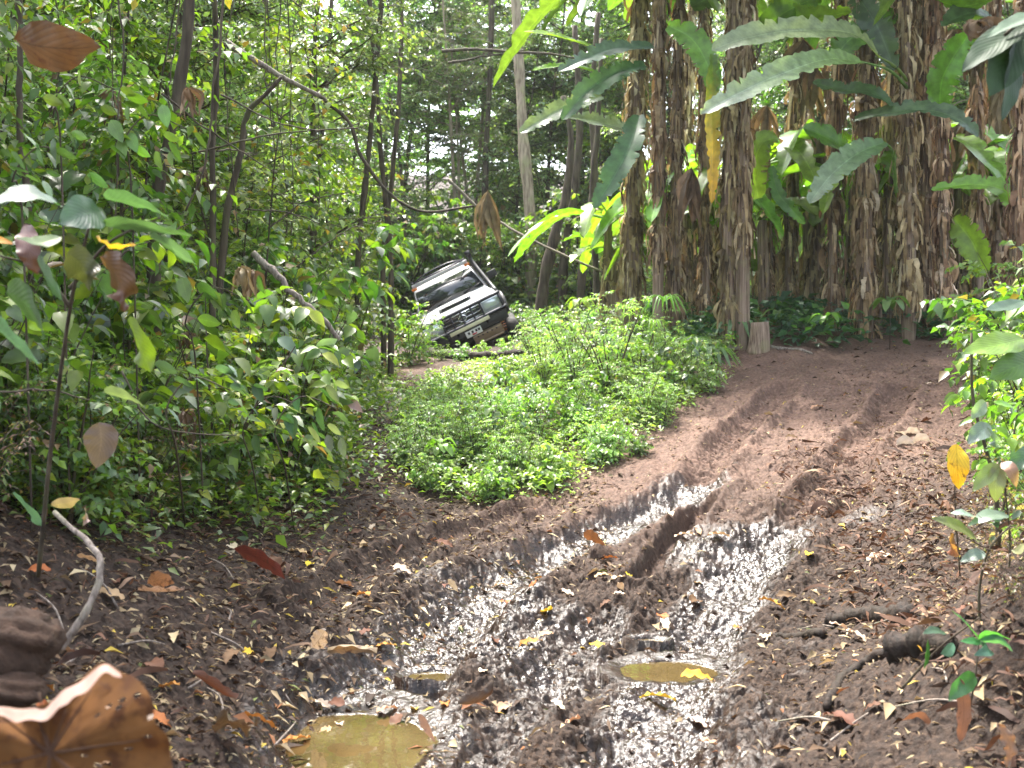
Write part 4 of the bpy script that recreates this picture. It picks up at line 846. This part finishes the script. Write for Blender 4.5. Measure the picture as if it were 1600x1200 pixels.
# ferns, sedges, banana seedlings
def fan(name, label, cat, px, py, D, h, n, L, W, tint, group=None, seed=0, arch=.5):
    r = np.random.default_rng(seed); x = (px-800)/F*D; z = H(x, D); top = np.array((x, D, (HY-py)/F*D)); base = np.array((x, D, z)); root = empty(name, base, label, cat, group)
    m = MB(); m.tube([base-(0, 0, .05), (base+top)/2+(.01, 0, 0), top], .006, 5); m.build('stem', M_bark, root, off=base)
    m = MB()
    for k in range(n):
        a = 6.283*k/n+r.uniform(-.2, .2); d = np.array((math.cos(a), math.sin(a), 0)); l = L*r.uniform(.8, 1.15); q = top-np.array((0, 0, r.uniform(0, h)))
        blade(m, [q, q+d*l*.5+np.array((0, 0, l*.22)), q+d*l+np.array((0, 0, -l*arch))], W, 'lance', 0, .3, .02, np.array(tint)*r.uniform(.8, 1.2), nu=8, nv=2, seed=k)
    m.build('foliage', M_leaf, root, off=base)
fan('umbrella_sedge','umbrella sedge with narrow radiating leaves on the right of the mound','sedge',1038,470,14.6,.02,22,.34,.022,(.14,.23,.05),'umbrella sedges',1)
fan('umbrella_sedge','umbrella sedge with narrow leaves left of the tallest one','sedge',985,484,14.8,.02,20,.28,.02,(.13,.21,.05),'umbrella sedges',2)
fan('umbrella_sedge','low umbrella sedge behind the feathery bush','sedge',1020,505,14.2,.02,18,.26,.02,(.13,.21,.05),'umbrella sedges',3)
for k,(px,py,D) in enumerate([(905,470,19),(860,505,17),(1290,495,16),(1390,470,15.6),(1480,480,15.4),(1220,490,16.2),(690,690,10.8),(770,640,11.6),(850,740,10.7),(930,700,11.5),(700,735,10.6),(780,735,10.5)]):
    fan('broadleaf_seedling',['broad pale leaf plant beside the truck','broad leaf plant on the back of the mound','broad leaved seedling at the foot of the middle stem','light green seedling below the pale drooping leaf','yellow green seedling under the right stems','broad leaved seedling by the stump','lime seedling at the left front of the mound','lime seedling in the middle of the mound','lime seedling at the front tip of the mound','round leaved seedling right of the mound tip','round leaved seedling at the lower left of the mound','round leaved seedling at the lower front of the mound'][k],'plant',px,py,D,.12,6 if k<6 else 9,.30 if k<6 else .17,.13 if k<6 else .10,(.12,.2,.06) if k%2 else (.15,.25,.04),None,k+20,.3)
for k,(px,D) in enumerate([(790,14.5),(860,15.5),(1080,15.5),(1110,14.8),(830,13),(1150,16)]):
    fan('fern',f"fern frond clump {['in the middle of the mound','behind the mound centre','near the crest of the track','at the right tip of the mound','left of the feathery bush','at the foot of the pale stems'][k]}",'fern',px,HY-F*(H((px-800)/F*D,D)+.28)/D,D,.05,13,.42,.07,(.12,.2,.09),'ferns',k+50,.35)

# hanging brown banana leaf above the truck
def hanging(px, py0, py1, D, W, label, seed):
    r = np.random.default_rng(seed); c = P(px, py0, D); m = MB()
    for k in range(12):
        a = r.uniform(-.5, .5)*W; l = r.uniform(.55, 1); b0 = P(px, py0+4*r.random(), D); e = P(px+r.uniform(-.6,.9)*W/D*F, py0+(py1-py0)*l, D+r.uniform(-.12,.12))
        blade(m, [b0, (b0+e)/2+np.array((a*.8, r.uniform(-.1,.1), .04)), e], min(.14, W*.35)*r.uniform(.5,1.1), 'lance', r.uniform(0, 1.6), .4, .12, np.array((.20,.15,.085))*r.uniform(.5,1.3), nu=12, nv=3, seed=seed*9+k)
    return tag(m.build('hanging_dead_leaf', M_skirt, None, off=c), label, 'dead leaf', 'hanging dead banana leaves')
# ------------------------------------------------------------ trunks, vines, branches
def limb(name, label, cat, path, r0, r1, m=None, n=26, group=None, wob=.0, seed=0, on_ground=False):
    r = np.random.default_rng(seed); pts = catmull([P(*q) for q in path], n); base = pts[0].copy()
    pts = pts+np.cumsum(r.normal(0, wob, (n, 3)), 0)*np.sin(np.linspace(0, np.pi, n))[:, None]
    mb = MB(); mb.tube(pts, np.linspace(r0, r1, n)*(1+.08*r.normal(size=n)), 9)
    return tag(mb.build(name, m or M_bark, None, True, off=base), label, cat, group)
def trunk(label, pxb, D, path, r0, r1, m=None, group='thin trunks'):
    x = (pxb-800)/F*D; return limb('tree_trunk', label, 'tree trunk', [(pxb, HY-F*(H(x, D)-.1)/D, D)]+[(a, b, D) for a, b in path], r0, r1, m, group=group, wob=.008, seed=pxb)
trunk('dark slanting trunk at the left of the thicket', 250, 8.2, [(245,420),(250,330),(268,200),(290,80),(300,-60)], .055, .04)
trunk('thin brown trunk near the upper left corner', 45, 6.5, [(50,400),(38,190),(32,60),(28,-60)], .022, .016)
trunk('crooked thin trunk right of the dark slanting one', 330, 9.5, [(345,380),(372,250),(385,180),(440,120)], .035, .018)
trunk('thin trunk behind the left thicket', 335, 9, [(330,300),(332,150),(328,0),(325,-60)], .03, .02)
trunk('forked grey trunk right of the truck', 842, 24, [(850,440),(868,360),(886,300),(893,220),(880,150)], .14, .06)
trunk('slim pale trunk behind the truck roof', 828, 27, [(830,380),(826,300),(818,215),(812,120),(806,0),(800,-140)], .16, .11, M_palebark)
trunk('slim brown trunk left of the banana grove', 878, 26, [(882,400),(900,290),(905,180),(898,40)], .13, .07)
trunk('second slim trunk left of the banana grove', 905, 25, [(915,380),(930,280),(925,160),(935,20)], .10, .06)
trunk('thin trunk at the left of the banana grove', 935, 22, [(930,400),(925,300),(935,200),(940,60)], .07, .05)
trunk('mossy trunk high above the truck', 755, 30, [(760,300),(765,150),(770,-20)], .10, .07)
for k,(a,b) in enumerate([(560,600),(610,575),(600,630),(490,520),(430,410),(150,170)]):
    trunk(['thin trunk left of the truck','leaning trunk left of the truck','slim trunk left of the truck roof','thin trunk in the middle of the thicket','thin trunk left of the leaning dead branch','thin trunk behind the large leaves'][k], a, 16+k, [(a,400),((a+b)/2,200),(b,-40)], .05, .035)
limb('vine','dark curved vine hanging in front of the forest left of the truck','vine',[(500,150,11),(545,190,11),(562,235,11),(585,275,11),(620,312,11),(665,331,11),(740,322,11)],.022,.012,wob=.004,seed=1)
limb('fallen_branch','pale leaning branch high in the upper left','branch',[(352,65,9.5),(400,95,9.5),(455,130,9.6),(500,150,9.8)],.028,.02,M_stick,wob=.004,seed=2)
limb('fallen_pole','long thin pole leaning behind the truck towards the banana grove','pole',[(700,280,20),(760,335,20),(850,385,19.5),(960,432,19)],.030,.022,M_stick,wob=.006,seed=3)
limb('fallen_branch','dead leaning branch with peeling bark in the thicket','branch',[(395,395,9),(440,440,9),(480,475,9),(530,530,9)],.034,.018,M_stick,wob=.014,seed=4)
limb('branch','thin dark twig crossing the upper left','branch',[(345,148,8),(420,180,8),(500,205,8)],.008,.005,wob=.004,seed=5)
limb('branch','thin dark branch crossing below the twig at the upper left','branch',[(300,240,8.5),(400,215,8.5),(560,200,8.6)],.009,.005,wob=.004,seed=6)
limb('branch','long thin horizontal branch high above the truck','branch',[(690,80,24),(760,75,24),(860,80,24),(900,90,24)],.04,.02,wob=.01,seed=7)
limb('branch','second horizontal branch above the truck','branch',[(700,98,24),(760,90,24),(820,78,24)],.03,.015,wob=.01,seed=8)
limb('branch','thin twig across the left thicket above the mauve leaf','branch',[(0,612,4.8),(80,612,4.8),(140,625,4.8)],.005,.003,wob=.003,seed=9)
limb('branch','dark bent twig in the low thicket','branch',[(190,580,5.5),(225,640,5.5),(260,665,5.5),(370,680,5.6)],.006,.003,wob=.003,seed=10)
limb('vine','thin dark vine hanging at the left of the thicket','vine',[(350,-20,7),(340,120,7),(325,250,7),(290,330,7)],.009,.006,wob=.006,seed=11)
for k in range(12):
    r = np.random.default_rng(700+k); a = r.uniform(60, 560); b = r.uniform(90, 640)
    hanging(a, b, b+r.uniform(35, 70), r.uniform(6.5, 11), .10, f"small brown dead leaf cluster {third(a, LCUT)}, {'high' if b < 250 else 'low'}", 700+k)
for k in range(14):
    r = np.random.default_rng(300+k); a = r.uniform(20, 600); D = r.uniform(6.5, 13); b = r.uniform(0, 420); l = r.uniform(60, 190); s = r.uniform(-.9, .9)
    limb('branch', f"thin bare twig {third(a, LCUT)}, {'high up' if b < 150 else 'at half height' if b < 300 else 'low down'}", 'branch', [(a,b,D),(a+l*.5,b+l*s*.5+r.uniform(-14,14),D+.2),(a+l,b+l*s,D+.3)], .008, .004, group='bare twigs in the thicket', wob=.006, seed=k)
    limb('vine', f"thin hanging vine {third(a, LCUT)}", 'vine', [(a+30,-20,D),(a+30+r.uniform(-15,15),120,D),(a+30+r.uniform(-20,20),r.uniform(200,380),D)], .006, .004, group='hanging vines', wob=.008, seed=k+50)

# logs and sticks on the ground
def ground_log(name, label, cat, pix, r0, r1, m, lift=.35, n=46, seed=0, jag=.1):
    r = np.random.default_rng(seed); q = np.array([G(*p) for p in pix]); pts = catmull(q, n)
    pts[:, 2] = [H(a, b) for a, b, _ in pts]; k = np.ones(5)/5; pts[:, 2] = np.convolve(np.pad(pts[:, 2], 2, 'edge'), k, 'valid')
    rad = np.linspace(r0, r1, n)*(1+jag*.7*r.normal(size=n)+jag*np.sin(np.arange(n)*.5)); rad[0] *= .5; rad[-1] *= .4; pts[:, 2] += np.linspace(r0, r1, n)*lift
    mb = MB(); mb.tube(pts, rad, 14, jit=.12); return tag(mb.build(name, m, None, True, off=pts[0]), label, cat)
ground_log('log','short dark stick lying across the wet rut at the lower right','log',[(1160,1003),(1220,1003),(1290,1012)],.030,.032,M_log,seed=1)
ground_log('log','rotten brown log at the edge of the trail on the right','log',[(1290,975),(1350,972),(1430,975)],.05,.065,M_log,seed=2,jag=.14)
ground_log('log','mossy log lying in front of the truck','log',[(665,556),(740,562),(820,556)],.11,.08,M_log,seed=3)
ground_log('log','fallen log lying right of the truck','log',[(825,492),(880,496),(940,492)],.15,.10,M_palebark,seed=4)
ground_log('fallen_branch','dark crooked root across the lower right of the mud','root',[(1290,1110),(1320,1060),(1370,1030),(1420,1020)],.022,.03,M_log,seed=5)
ground_log('fallen_branch','dark root stub beside the seedling','root',[(1400,1030),(1450,1015),(1490,1020)],.07,.04,M_log,seed=6,jag=.2)
ground_log('fallen_branch','thin fallen stick under the banana stems','stick',[(1120,548),(1200,545),(1270,552)],.035,.02,M_stick,seed=7)
limb('stick','pale curved stick bending down at the left','stick',[(92,1018,4.1),(128,965,4.1),(155,905,4.15),(150,862,4.2),(120,835,4.3),(85,800,4.4)],.016,.010,M_stick,seed=12,wob=.003)

def clod(px, py, D, r, label, seed, sq=(1,1,.8)):
    rg = np.random.default_rng(seed); bm_n = 22; th, ph = np.meshgrid(np.linspace(0, 2*np.pi, bm_n*2, endpoint=False), np.linspace(0, np.pi, bm_n))
    d = np.stack([np.cos(th)*np.sin(ph), np.sin(th)*np.sin(ph), np.cos(ph)], -1).reshape(-1, 3)
    k = 1+.35*fbm(d[:, 0]*1+d[:, 2]*2+seed, d[:, 1]+d[:, 2], 1.4, 4, seed)+.10*fbm(d[:, 0]*9+d[:, 2]*5, d[:, 1]*9, 1, 3, seed+1)
    V = np.sign(d)*np.abs(d)**.92*k[:, None]*r*np.array(sq); c = P(px, py, D); w_ = bm_n*2
    i = np.arange(bm_n-1)[:, None]*w_; j = np.arange(w_)[None]; jj = (j+1) % w_
    mb = MB(); mb.add(V, np.stack([i+j, i+w_+j, i+w_+jj, i+jj], -1).reshape(-1, 4)); o = mb.build('earth_clod', M_soil, None, True); o.location = c; tag(o, label, 'clod')
clod(22, 1005, 3.4, .13, 'large brown clod of earth at the left edge', 3, (1.0,1,.85))
clod(5, 1075, 3.3, .10, 'smaller clod of earth behind the big brown leaf', 5, (1.2,1,.6))

# ------------------------------------------------------------ dead leaves that stand out
def dead(px, py, D, path, W, tint, label, roll=.9, name='dead_leaf', **kw):
    m = MB(); pts = [P(*q) for q in path]; kws = dict(shape='ovate', fold=.1, wave=.07, nu=22, nv=8, seed=int(px), rag=.03); kws.update(kw); mt = kws.pop('mat', M_drybig)
    blade(m, pts, W, roll=roll, tint=np.array(tint)*(.72, .8, .85), **kws); c = np.mean(pts, 0)
    return tag(m.build(name, mt, None, True, off=c), label, 'leaf')
dead(90,80,0,[(24,62,4.2),(60,72,4.15),(110,76,4.1),(158,72,4.2)],.19,(.10,.055,.026),'big curled orange brown leaf hanging in the upper left',roll=1.15,fold=.12,wave=.05)
dead(405,875,0,[(365,858,6.3),(395,868,6.25),(425,885,6.2),(445,905,6.2)],.11,(.15,.05,.025),'red brown dead leaf standing by the left bank',roll=1.2)
dead(250,920,0,[(215,922,5.0),(250,925,4.95),(288,922,4.95)],.08,(.50,.36,.26),'pale folded dead leaf on the left bank',roll=.4,curlv=.15)
dead(252,905,0,[(232,912,5.05),(252,906,5.0),(272,912,5.0)],.085,(.32,.17,.07),'brown curled half of the folded leaf on the left bank',roll=1.2)
dead(500,998,0,[(488,1012,5.6),(498,1000,5.55),(508,984,5.5)],.09,(.58,.47,.38),'cream piece of dead leaf on the wet mud',roll=1.1,shape='lance')
dead(545,1012,0,[(512,1012,5.6),(545,1008,5.6),(590,1012,5.6)],.07,(.24,.14,.08),'brown rolled dead leaf beside the cream one',roll=.8,curlv=-.4)
dead(330,1075,0,[(300,1052,4.5),(325,1068,4.5),(350,1085,4.5),(370,1092,4.5)],.06,(.17,.08,.03),'dark curled dead leaf on the left mud',roll=.9,curlv=.3)
dead(370,1130,0,[(335,1145,4.3),(355,1125,4.3),(385,1140,4.25),(405,1120,4.3)],.09,(.13,.08,.05),'dark crumpled dead leaf near the puddle',roll=.9,wave=.2)
dead(760,1090,0,[(715,1100,5.1),(740,1098,5.1),(765,1085,5.1),(772,1065,5.1)],.07,(.10,.06,.04),'dark brown curled leaf in the centre foreground',roll=1.0,curlv=.3)
dead(930,845,0,[(912,832,8.6),(925,838,8.6),(945,852,8.55)],.10,(.27,.13,.06),'brown leaf standing in the left rut',roll=1.2)
dead(655,1130,0,[(655,1115,4.8),(665,1135,4.8),(680,1160,4.8)],.035,(.40,.26,.17),'tan curled leaf right of the big puddle',roll=1.2)
dead(870,785,0,[(862,788,10.4),(875,788,10.4),(892,790,10.4)],.10,(.30,.18,.11),'brown leaf at the front of the mound',roll=1.2)
dead(120,872,0,[(120,868,4.9),(140,872,4.85),(160,880,4.85)],.05,(.5,.36,.26),'pale dead leaf behind the curved stick',roll=.7)
dead(700,910,0,[(700,905,7.4),(707,913,7.4),(716,925,7.4)],.05,(.55,.50,.42),'small pale leaf curled up by the rut',roll=1.2)
dead(1310,968,0,[(1360,1080,4.8),(1395,1062,4.8),(1440,1052,4.8),(1500,1040,4.8)],.04,(.33,.20,.12),'tan dead leaf strip below the root',roll=.8)
dead(1500,1120,0,[(1500,1060,4.1),(1506,1110,4.1),(1500,1160,4.1)],.06,(.28,.15,.09),'brown hanging sheath in the lower right corner',roll=1.4,shape='lance')
dead(1565,1170,0,[(1560,1130,3.9),(1578,1165,3.9),(1572,1200,3.9)],.05,(.32,.20,.13),'tan crumpled sheath at the lower right corner',roll=1.3,wave=.2)
dead(1440,1130,0,[(1410,1125,4.4),(1440,1118,4.4),(1462,1150,4.4)],.035,(.30,.18,.11),'curled brown strip near the lower right corner',roll=1.0)
# the big foreground leaf
def big_leaf():
    c = P(80, 1150, 2.3); root = empty('large_dead_leaf', c, 'very large brown dead leaf with holes and pale folded edge, lower left corner', 'leaf')
    out = [(-60,1110),(0,1104),(35,1106),(75,1098),(100,1075),(125,1062),(160,1036),(190,1050),(215,1062),(238,1095),(243,1130),(262,1150),(266,1175),(262,1230),(180,1300),(60,1320),(-60,1280)]
    O = catmull(np.array([(a, b, 0) for a, b in out+[out[0]]], float), 90)[:-1, :2]; ctr = np.array((78, 1177.))
    rings = 16; V = []; U = []; r = np.random.default_rng(4)
    for k in range(rings+1):
        t = k/rings
        for j, o in enumerate(O):
            q = ctr+(o-ctr)*t; a = math.atan2(*(o-ctr)); D = 2.3+.10*(q[1]-1180)/-140+.03*math.sin(5*a+1)*t+.004*math.sin(17*a)*t*t+.0015*r.normal()*t
            V.append(P(q[0], q[1], D)); U.append((t, a))
    n = len(O); i = np.arange(rings)[:, None]*n; j = np.arange(n)[None]; jj = (j+1) % n
    Fq = np.stack([i+j, i+jj, i+n+jj, i+n+j], -1).reshape(-1, 4)
    keep = np.ones(len(Fq), bool)
    for hx, hy in [(148,1116),(160,1108),(185,1094),(205,1090),(222,1152),(160,1190),(150,1195),(180,1105),(197,1170),(230,1120),(126,1178)]:
        d = [np.hypot(800+F*V[f[0]][0]/V[f[0]][1]-hx, HY-F*V[f[0]][2]/V[f[0]][1]-hy) for f in Fq]; keep[int(np.argmin(d))] = False
    U = np.array(U); ang = U[:, 1]; tint = np.array((.10,.040,.014))*(1+.25*vnoise(np.array(V)[:, 0]*30, np.array(V)[:, 2]*30, 4))[:, None]
    m = MB(); m.add(np.array(V), Fq[keep], tint); m.build('blade', M_drymatte, root, True, off=c)
    m = MB()
    for a, b in [(0,1118),(52,1098),(60,1040),(148,1070),(230,1155),(170,1250),(70,1290),(-20,1200),(105,1104)]:
        pp = [P(78+(a-78)*t, 1177+(b-1177)*t*(1 if a != 60 else .75), 2.285+.10*((1177+(b-1177)*t)-1180)/-140) for t in np.linspace(0, .93, 8)]
        m.tube(pp, np.linspace(.0032, .0012, 8), 5, (.06,.03,.02))
    m.build('veins', M_dry, root, True, off=c)
    m = MB(); top = [(-60,1108),(0,1104),(35,1108),(75,1100),(100,1078),(125,1066),(162,1038),(188,1052)]; tt = catmull(np.array([(a, b, 0) for a, b in top], float), 40)
    A = [P(a, b, 2.34) for a, b, _ in tt]; B = [P(a+2, b+8+13*math.sin(np.pi*min(1,k/39*1.05))**.5+3*math.sin(k*.9), 2.27) for k, (a, b, _) in enumerate(tt)]
    V = np.stack([A, B], 1).reshape(-1, 3); m.add(V, np.array([(2*k, 2*k+1, 2*k+3, 2*k+2) for k in range(39)]), (.30,.21,.16)); m.build('folded_edge', M_dry, root, True, off=c)
big_leaf()
hanging(762, 296, 395, 17, .28, 'brown shrivelled leaf hanging above the truck roof', 1)
hanging(1080, 260, 372, 15.6, .30, 'pale shredded leaf hanging left of the yellow leaf', 2)
hanging(1530, 30, 70, 14.5, .4, 'brown crumpled leaf hanging near the top right', 3)
hanging(1255, 60, 160, 17, .5, 'brown dead leaf mass hanging in the gap of the grove', 4)
for k in range(16):
    r = np.random.default_rng(70+k); px = r.uniform(1180, 1600); py = r.uniform(40, 300)
    hanging(px, py, py+r.uniform(70, 170), r.uniform(16.2, 19), .35, f"brown dead leaf hanging {third(px, [(1250,'left of the middle stems'),(1350,'by the middle stems'),(1450,'by the thick stems'),(1530,'right of the thick stems'),(9999,'near the right edge')])}, {'high' if py < 150 else 'lower'}", 80+k)

# ------------------------------------------------------------ litter
def litter():
    r = np.random.default_rng(12); n = 95000; y = 3+14*r.random(n)**1.15; x = r.uniform(-1, 1.25, n)*(y*.5+.5)
    h, wet, red = hfull(x, y, True); ex_ = edge_x(y)
    dt, _ = polydist(x, y, TRACK)
    dens = .34+.9*np.exp(-((x-ex_-.6)/.9)**2)+.6*(x < ex_)+.5*((y > 8) & (y < 11) & (x < .9))-.28*np.clip(wet, 0, 1)+.55*(x > 2.3+.10*(y-5))*(y < 10)+.12*red*(fbm(x, y, 1.2, 3, 91) > .1)-.05*red
    dens = dens*np.clip(12/y, .6, 1.6)*(1-.45*np.exp(-((dt-.1)/1.1)**4)*(y < 9.5)); k = r.random(n) < dens; x, y, h = x[k], y[k], h[k]; n = len(x)
    az = r.uniform(0, 6.283, n); D = np.stack([np.cos(az), np.sin(az), r.normal(0, .18, n)], 1); Nn = np.array((0, 0, 1.))+r.normal(0, .35, (n, 3))
    L = r.gamma(4, .010, n)+.012; asp = np.where(r.random(n) < .7, .2, .5)
    T = pal(r, n, [(.21,.16,.09),(.08,.05,.028),(.035,.021,.013),(.33,.27,.16),(.34,.26,.04),(.17,.075,.03),(.08,.10,.03)], [5,6,6,1.6,.4,.5,.3], .3)
    m = MB(); leaves(m, np.stack([x, y, h+.008+.006*r.random(n)], 1), D, Nn, L, L*asp, T, 1, .25, .5)
    tag(m.build('leaf_litter', M_dry), 'small slender dead leaves strewn over the mud and banks', 'leaf litter', kind='stuff')
litter()
def debris():
    r = np.random.default_rng(15); n = 4200; y = r.uniform(3.6, 11, n); x = np.where(r.random(n) < .72, 1.75+.12*(y-4)+np.abs(r.normal(0, .9, n)), edge_x(y)+r.normal(.1, .5, n))
    k = (x > -y*.5-.2) & (x < y*.62+.6); x, y = x[k], y[k]; n = len(x); h, w_, _ = hfull(x, y); k = w_ < .45; x, y, h = x[k], y[k], h[k]; n = len(x)
    L = r.gamma(3, .026, n)+.03; W = L*r.uniform(.05, .17, n); az = r.uniform(0, 6.283, n); rows = 6; t = np.linspace(0, 1, rows)
    a2 = az[:, None]+r.normal(0, .9, (n, 1))*t; dx = np.cumsum(np.cos(a2), 1)/rows*L[:, None]; dy = np.cumsum(np.sin(a2), 1)/rows*L[:, None]
    z = h[:, None]+.008+(r.uniform(0, .35, (n, 1))*L[:, None])*np.sin(t*np.pi*r.uniform(.6, 1.3, (n, 1)))+r.normal(0, .003, (n, rows))
    ww = W[:, None]*(.35+.65*np.sin(np.pi*(t*.85+.1)))*.5; c = np.stack([x[:, None]+dx, y[:, None]+dy, z], -1); roll = r.uniform(-1.2, 1.2, (n, 1))+r.uniform(-1.5, 1.5, (n, 1))*t
    sd_ = np.stack([-np.sin(a2)*np.cos(roll), np.cos(a2)*np.cos(roll), np.sin(roll)], -1)*ww[..., None]; V = np.stack([c-sd_, c+sd_], 2).reshape(n, rows*2, 3); V[..., 2] = np.maximum(V[..., 2], h[:, None]+.002)
    f = np.array([(2*k, 2*k+1, 2*k+3, 2*k+2) for k in range(rows-1)])
    m = MB(); m.add(V.reshape(-1, 3), (f[None]+(np.arange(n)*rows*2)[:, None, None]).reshape(-1, 4), np.repeat(pal(r, n, [(.13,.08,.045),(.07,.042,.025),(.24,.17,.10),(.04,.024,.015)], [4,4,2,3], .3), rows*2, 0))
    tag(m.build('sheath_debris', M_dry), 'curled strips of dead banana sheath and bark on the banks', 'debris', kind='stuff')
debris()
def scattered():
    r = np.random.default_rng(21); protos = []
    sets = [('cream', (.56,.45,.33)), ('tan', (.40,.26,.15)), ('yellow', (.55,.36,.04)), ('dark brown', (.13,.07,.04)), ('orange brown', (.36,.15,.04))]
    for k, (nm, tn) in enumerate(sets):
        m = MB(); blade(m, [(-.06,0,.012),(-.02,.005,.022),(.03,0,.02),(.07,.01,.008)], .055, 'ovate', .1, .3, .12, tn, nu=12, nv=6, seed=k+60, rag=.1)
        protos.append([m, nm, None])
    cuts = [(300,'on the left bank'),(560,'left of the wet rut'),(850,'along the left rut'),(1080,'between the ruts'),(1300,'on the right of the track'),(9999,'near the right bank')]
    for i in range(110):
        px = r.uniform(40, 1560); py = r.uniform(590 if px > 1150 else 800 if px > 300 else 900, 1190); q = G(px, py); kk = int(r.choice(5, p=[.3,.28,.1,.2,.12])); p = protos[kk]
        wd = 'far up the slope' if py < 720 else 'in the middle distance' if py < 900 else 'in the near mud' if py < 1050 else 'in the foreground'
        if p[2] is None: p[2] = p[0].build('fallen_leaf', M_dry, None, True); o = p[2]
        else: o = p[2].copy(); col.objects.link(o)
        zz = float(hfull(q[0:1], q[1:2])[0][0]); o.location = (q[0], q[1], zz+.006); o.rotation_euler = (r.normal(0, .3), r.normal(0, .3), r.uniform(0, 6.28)); s = r.uniform(.7, 1.5); o.scale = (s,)*3
        tag(o, f"{p[1]} fallen leaf {third(px, cuts)}, {wd}", 'leaf', 'fallen leaves on the track')
    for i in range(46):
        px = r.uniform(30, 1590); py = r.uniform(820, 1190)
        if 480 < px < 1250: continue
        q = G(px, py); a = r.uniform(0, 3.14); l = r.uniform(.1, .35); p2 = q+np.array((math.cos(a)*l, math.sin(a)*l, 0)); 
        z1 = float(hfull(q[0:1], q[1:2])[0][0]); z2 = float(hfull(p2[0:1], p2[1:2])[0][0]); m = MB()
        m.tube(catmull([(q[0], q[1], z1+.01), ((q[0]+p2[0])/2+.02, (q[1]+p2[1])/2, (z1+z2)/2+.03), (p2[0], p2[1], z2+.012)], 8), np.linspace(.006, .003, 8), 5)
        tag(m.build('stick', M_stick, None, off=(q[0], q[1], z1)), f"thin dead stick {third(px, cuts)}, {'in the foreground' if py > 1050 else 'in the near mud' if py > 920 else 'in the middle distance'}", 'stick', 'thin sticks on the banks')
scattered()
# heap of pale leaves at the edge of the track
for k,(px,py,a) in enumerate([(1405,690,0),(1425,685,1),(1440,695,2),(1415,700,3)]):
    q = G(px, py); m = MB(); blade(m, [q+(-.09,0,.03), q+(0,0,.07), q+(.09,.02,.03)], .1, 'ovate', .4+.3*a, .3, .1, (.55,.52,.50), nu=10, nv=4, seed=k)
    tag(m.build('pale_leaf', M_dry, None, True, off=q), ['leftmost pale leaf','second pale leaf','rightmost pale leaf','lowest pale leaf'][k]+' of the heap at the right of the crest', 'leaf', 'heap of pale leaves')
# drop prototypes nobody placed
for k, o in PH.items():
    if k not in USED:
        for c in list(o.children): bpy.data.objects.remove(c)
        bpy.data.objects.remove(o)

# look-alikes that share a description are told apart by their order from left to right
from collections import defaultdict
bpy.context.view_layer.update()
grp = defaultdict(list)
for o in sc.objects:
    if o.parent is None and 'label' in o.keys() and o.get('kind') is None: grp[o['label']].append(o)
ORD = ['leftmost', 'second from left', 'third from left', 'fourth from left', 'fifth from left', 'sixth from left', 'seventh from left', 'eighth from left', 'ninth from left', 'tenth from left']
for lb, os_ in grp.items():
    if len(os_) < 2: continue
    os_.sort(key=lambda o: o.matrix_world.translation.x/max(.5, o.matrix_world.translation.y)); n = len(os_)
    for i, o in enumerate(os_): o['label'] = (('rightmost' if i == n-1 else ORD[min(i, 9)])+' '+lb) 

# ------------------------------------------------------------ humid air
m = bpy.data.materials.new('humid air'); m.use_nodes = True; t = m.node_tree; t.nodes.clear()
pv = t.nodes.new('ShaderNodeVolumePrincipled'); ou = t.nodes.new('ShaderNodeOutputMaterial'); t.links.new(pv.outputs[0], ou.inputs[1])
pv.inputs['Color'].default_value = (.93, .96, .95, 1); pv.inputs['Density'].default_value = .0004; pv.inputs['Anisotropy'].default_value = 0
hz = MB(); hz.box((0, 195, 16), (900, 420, 42)); hz = hz.build('haze', m); tag(hz, kind='stuff', label='thin humid air of the forest', cat='haze')
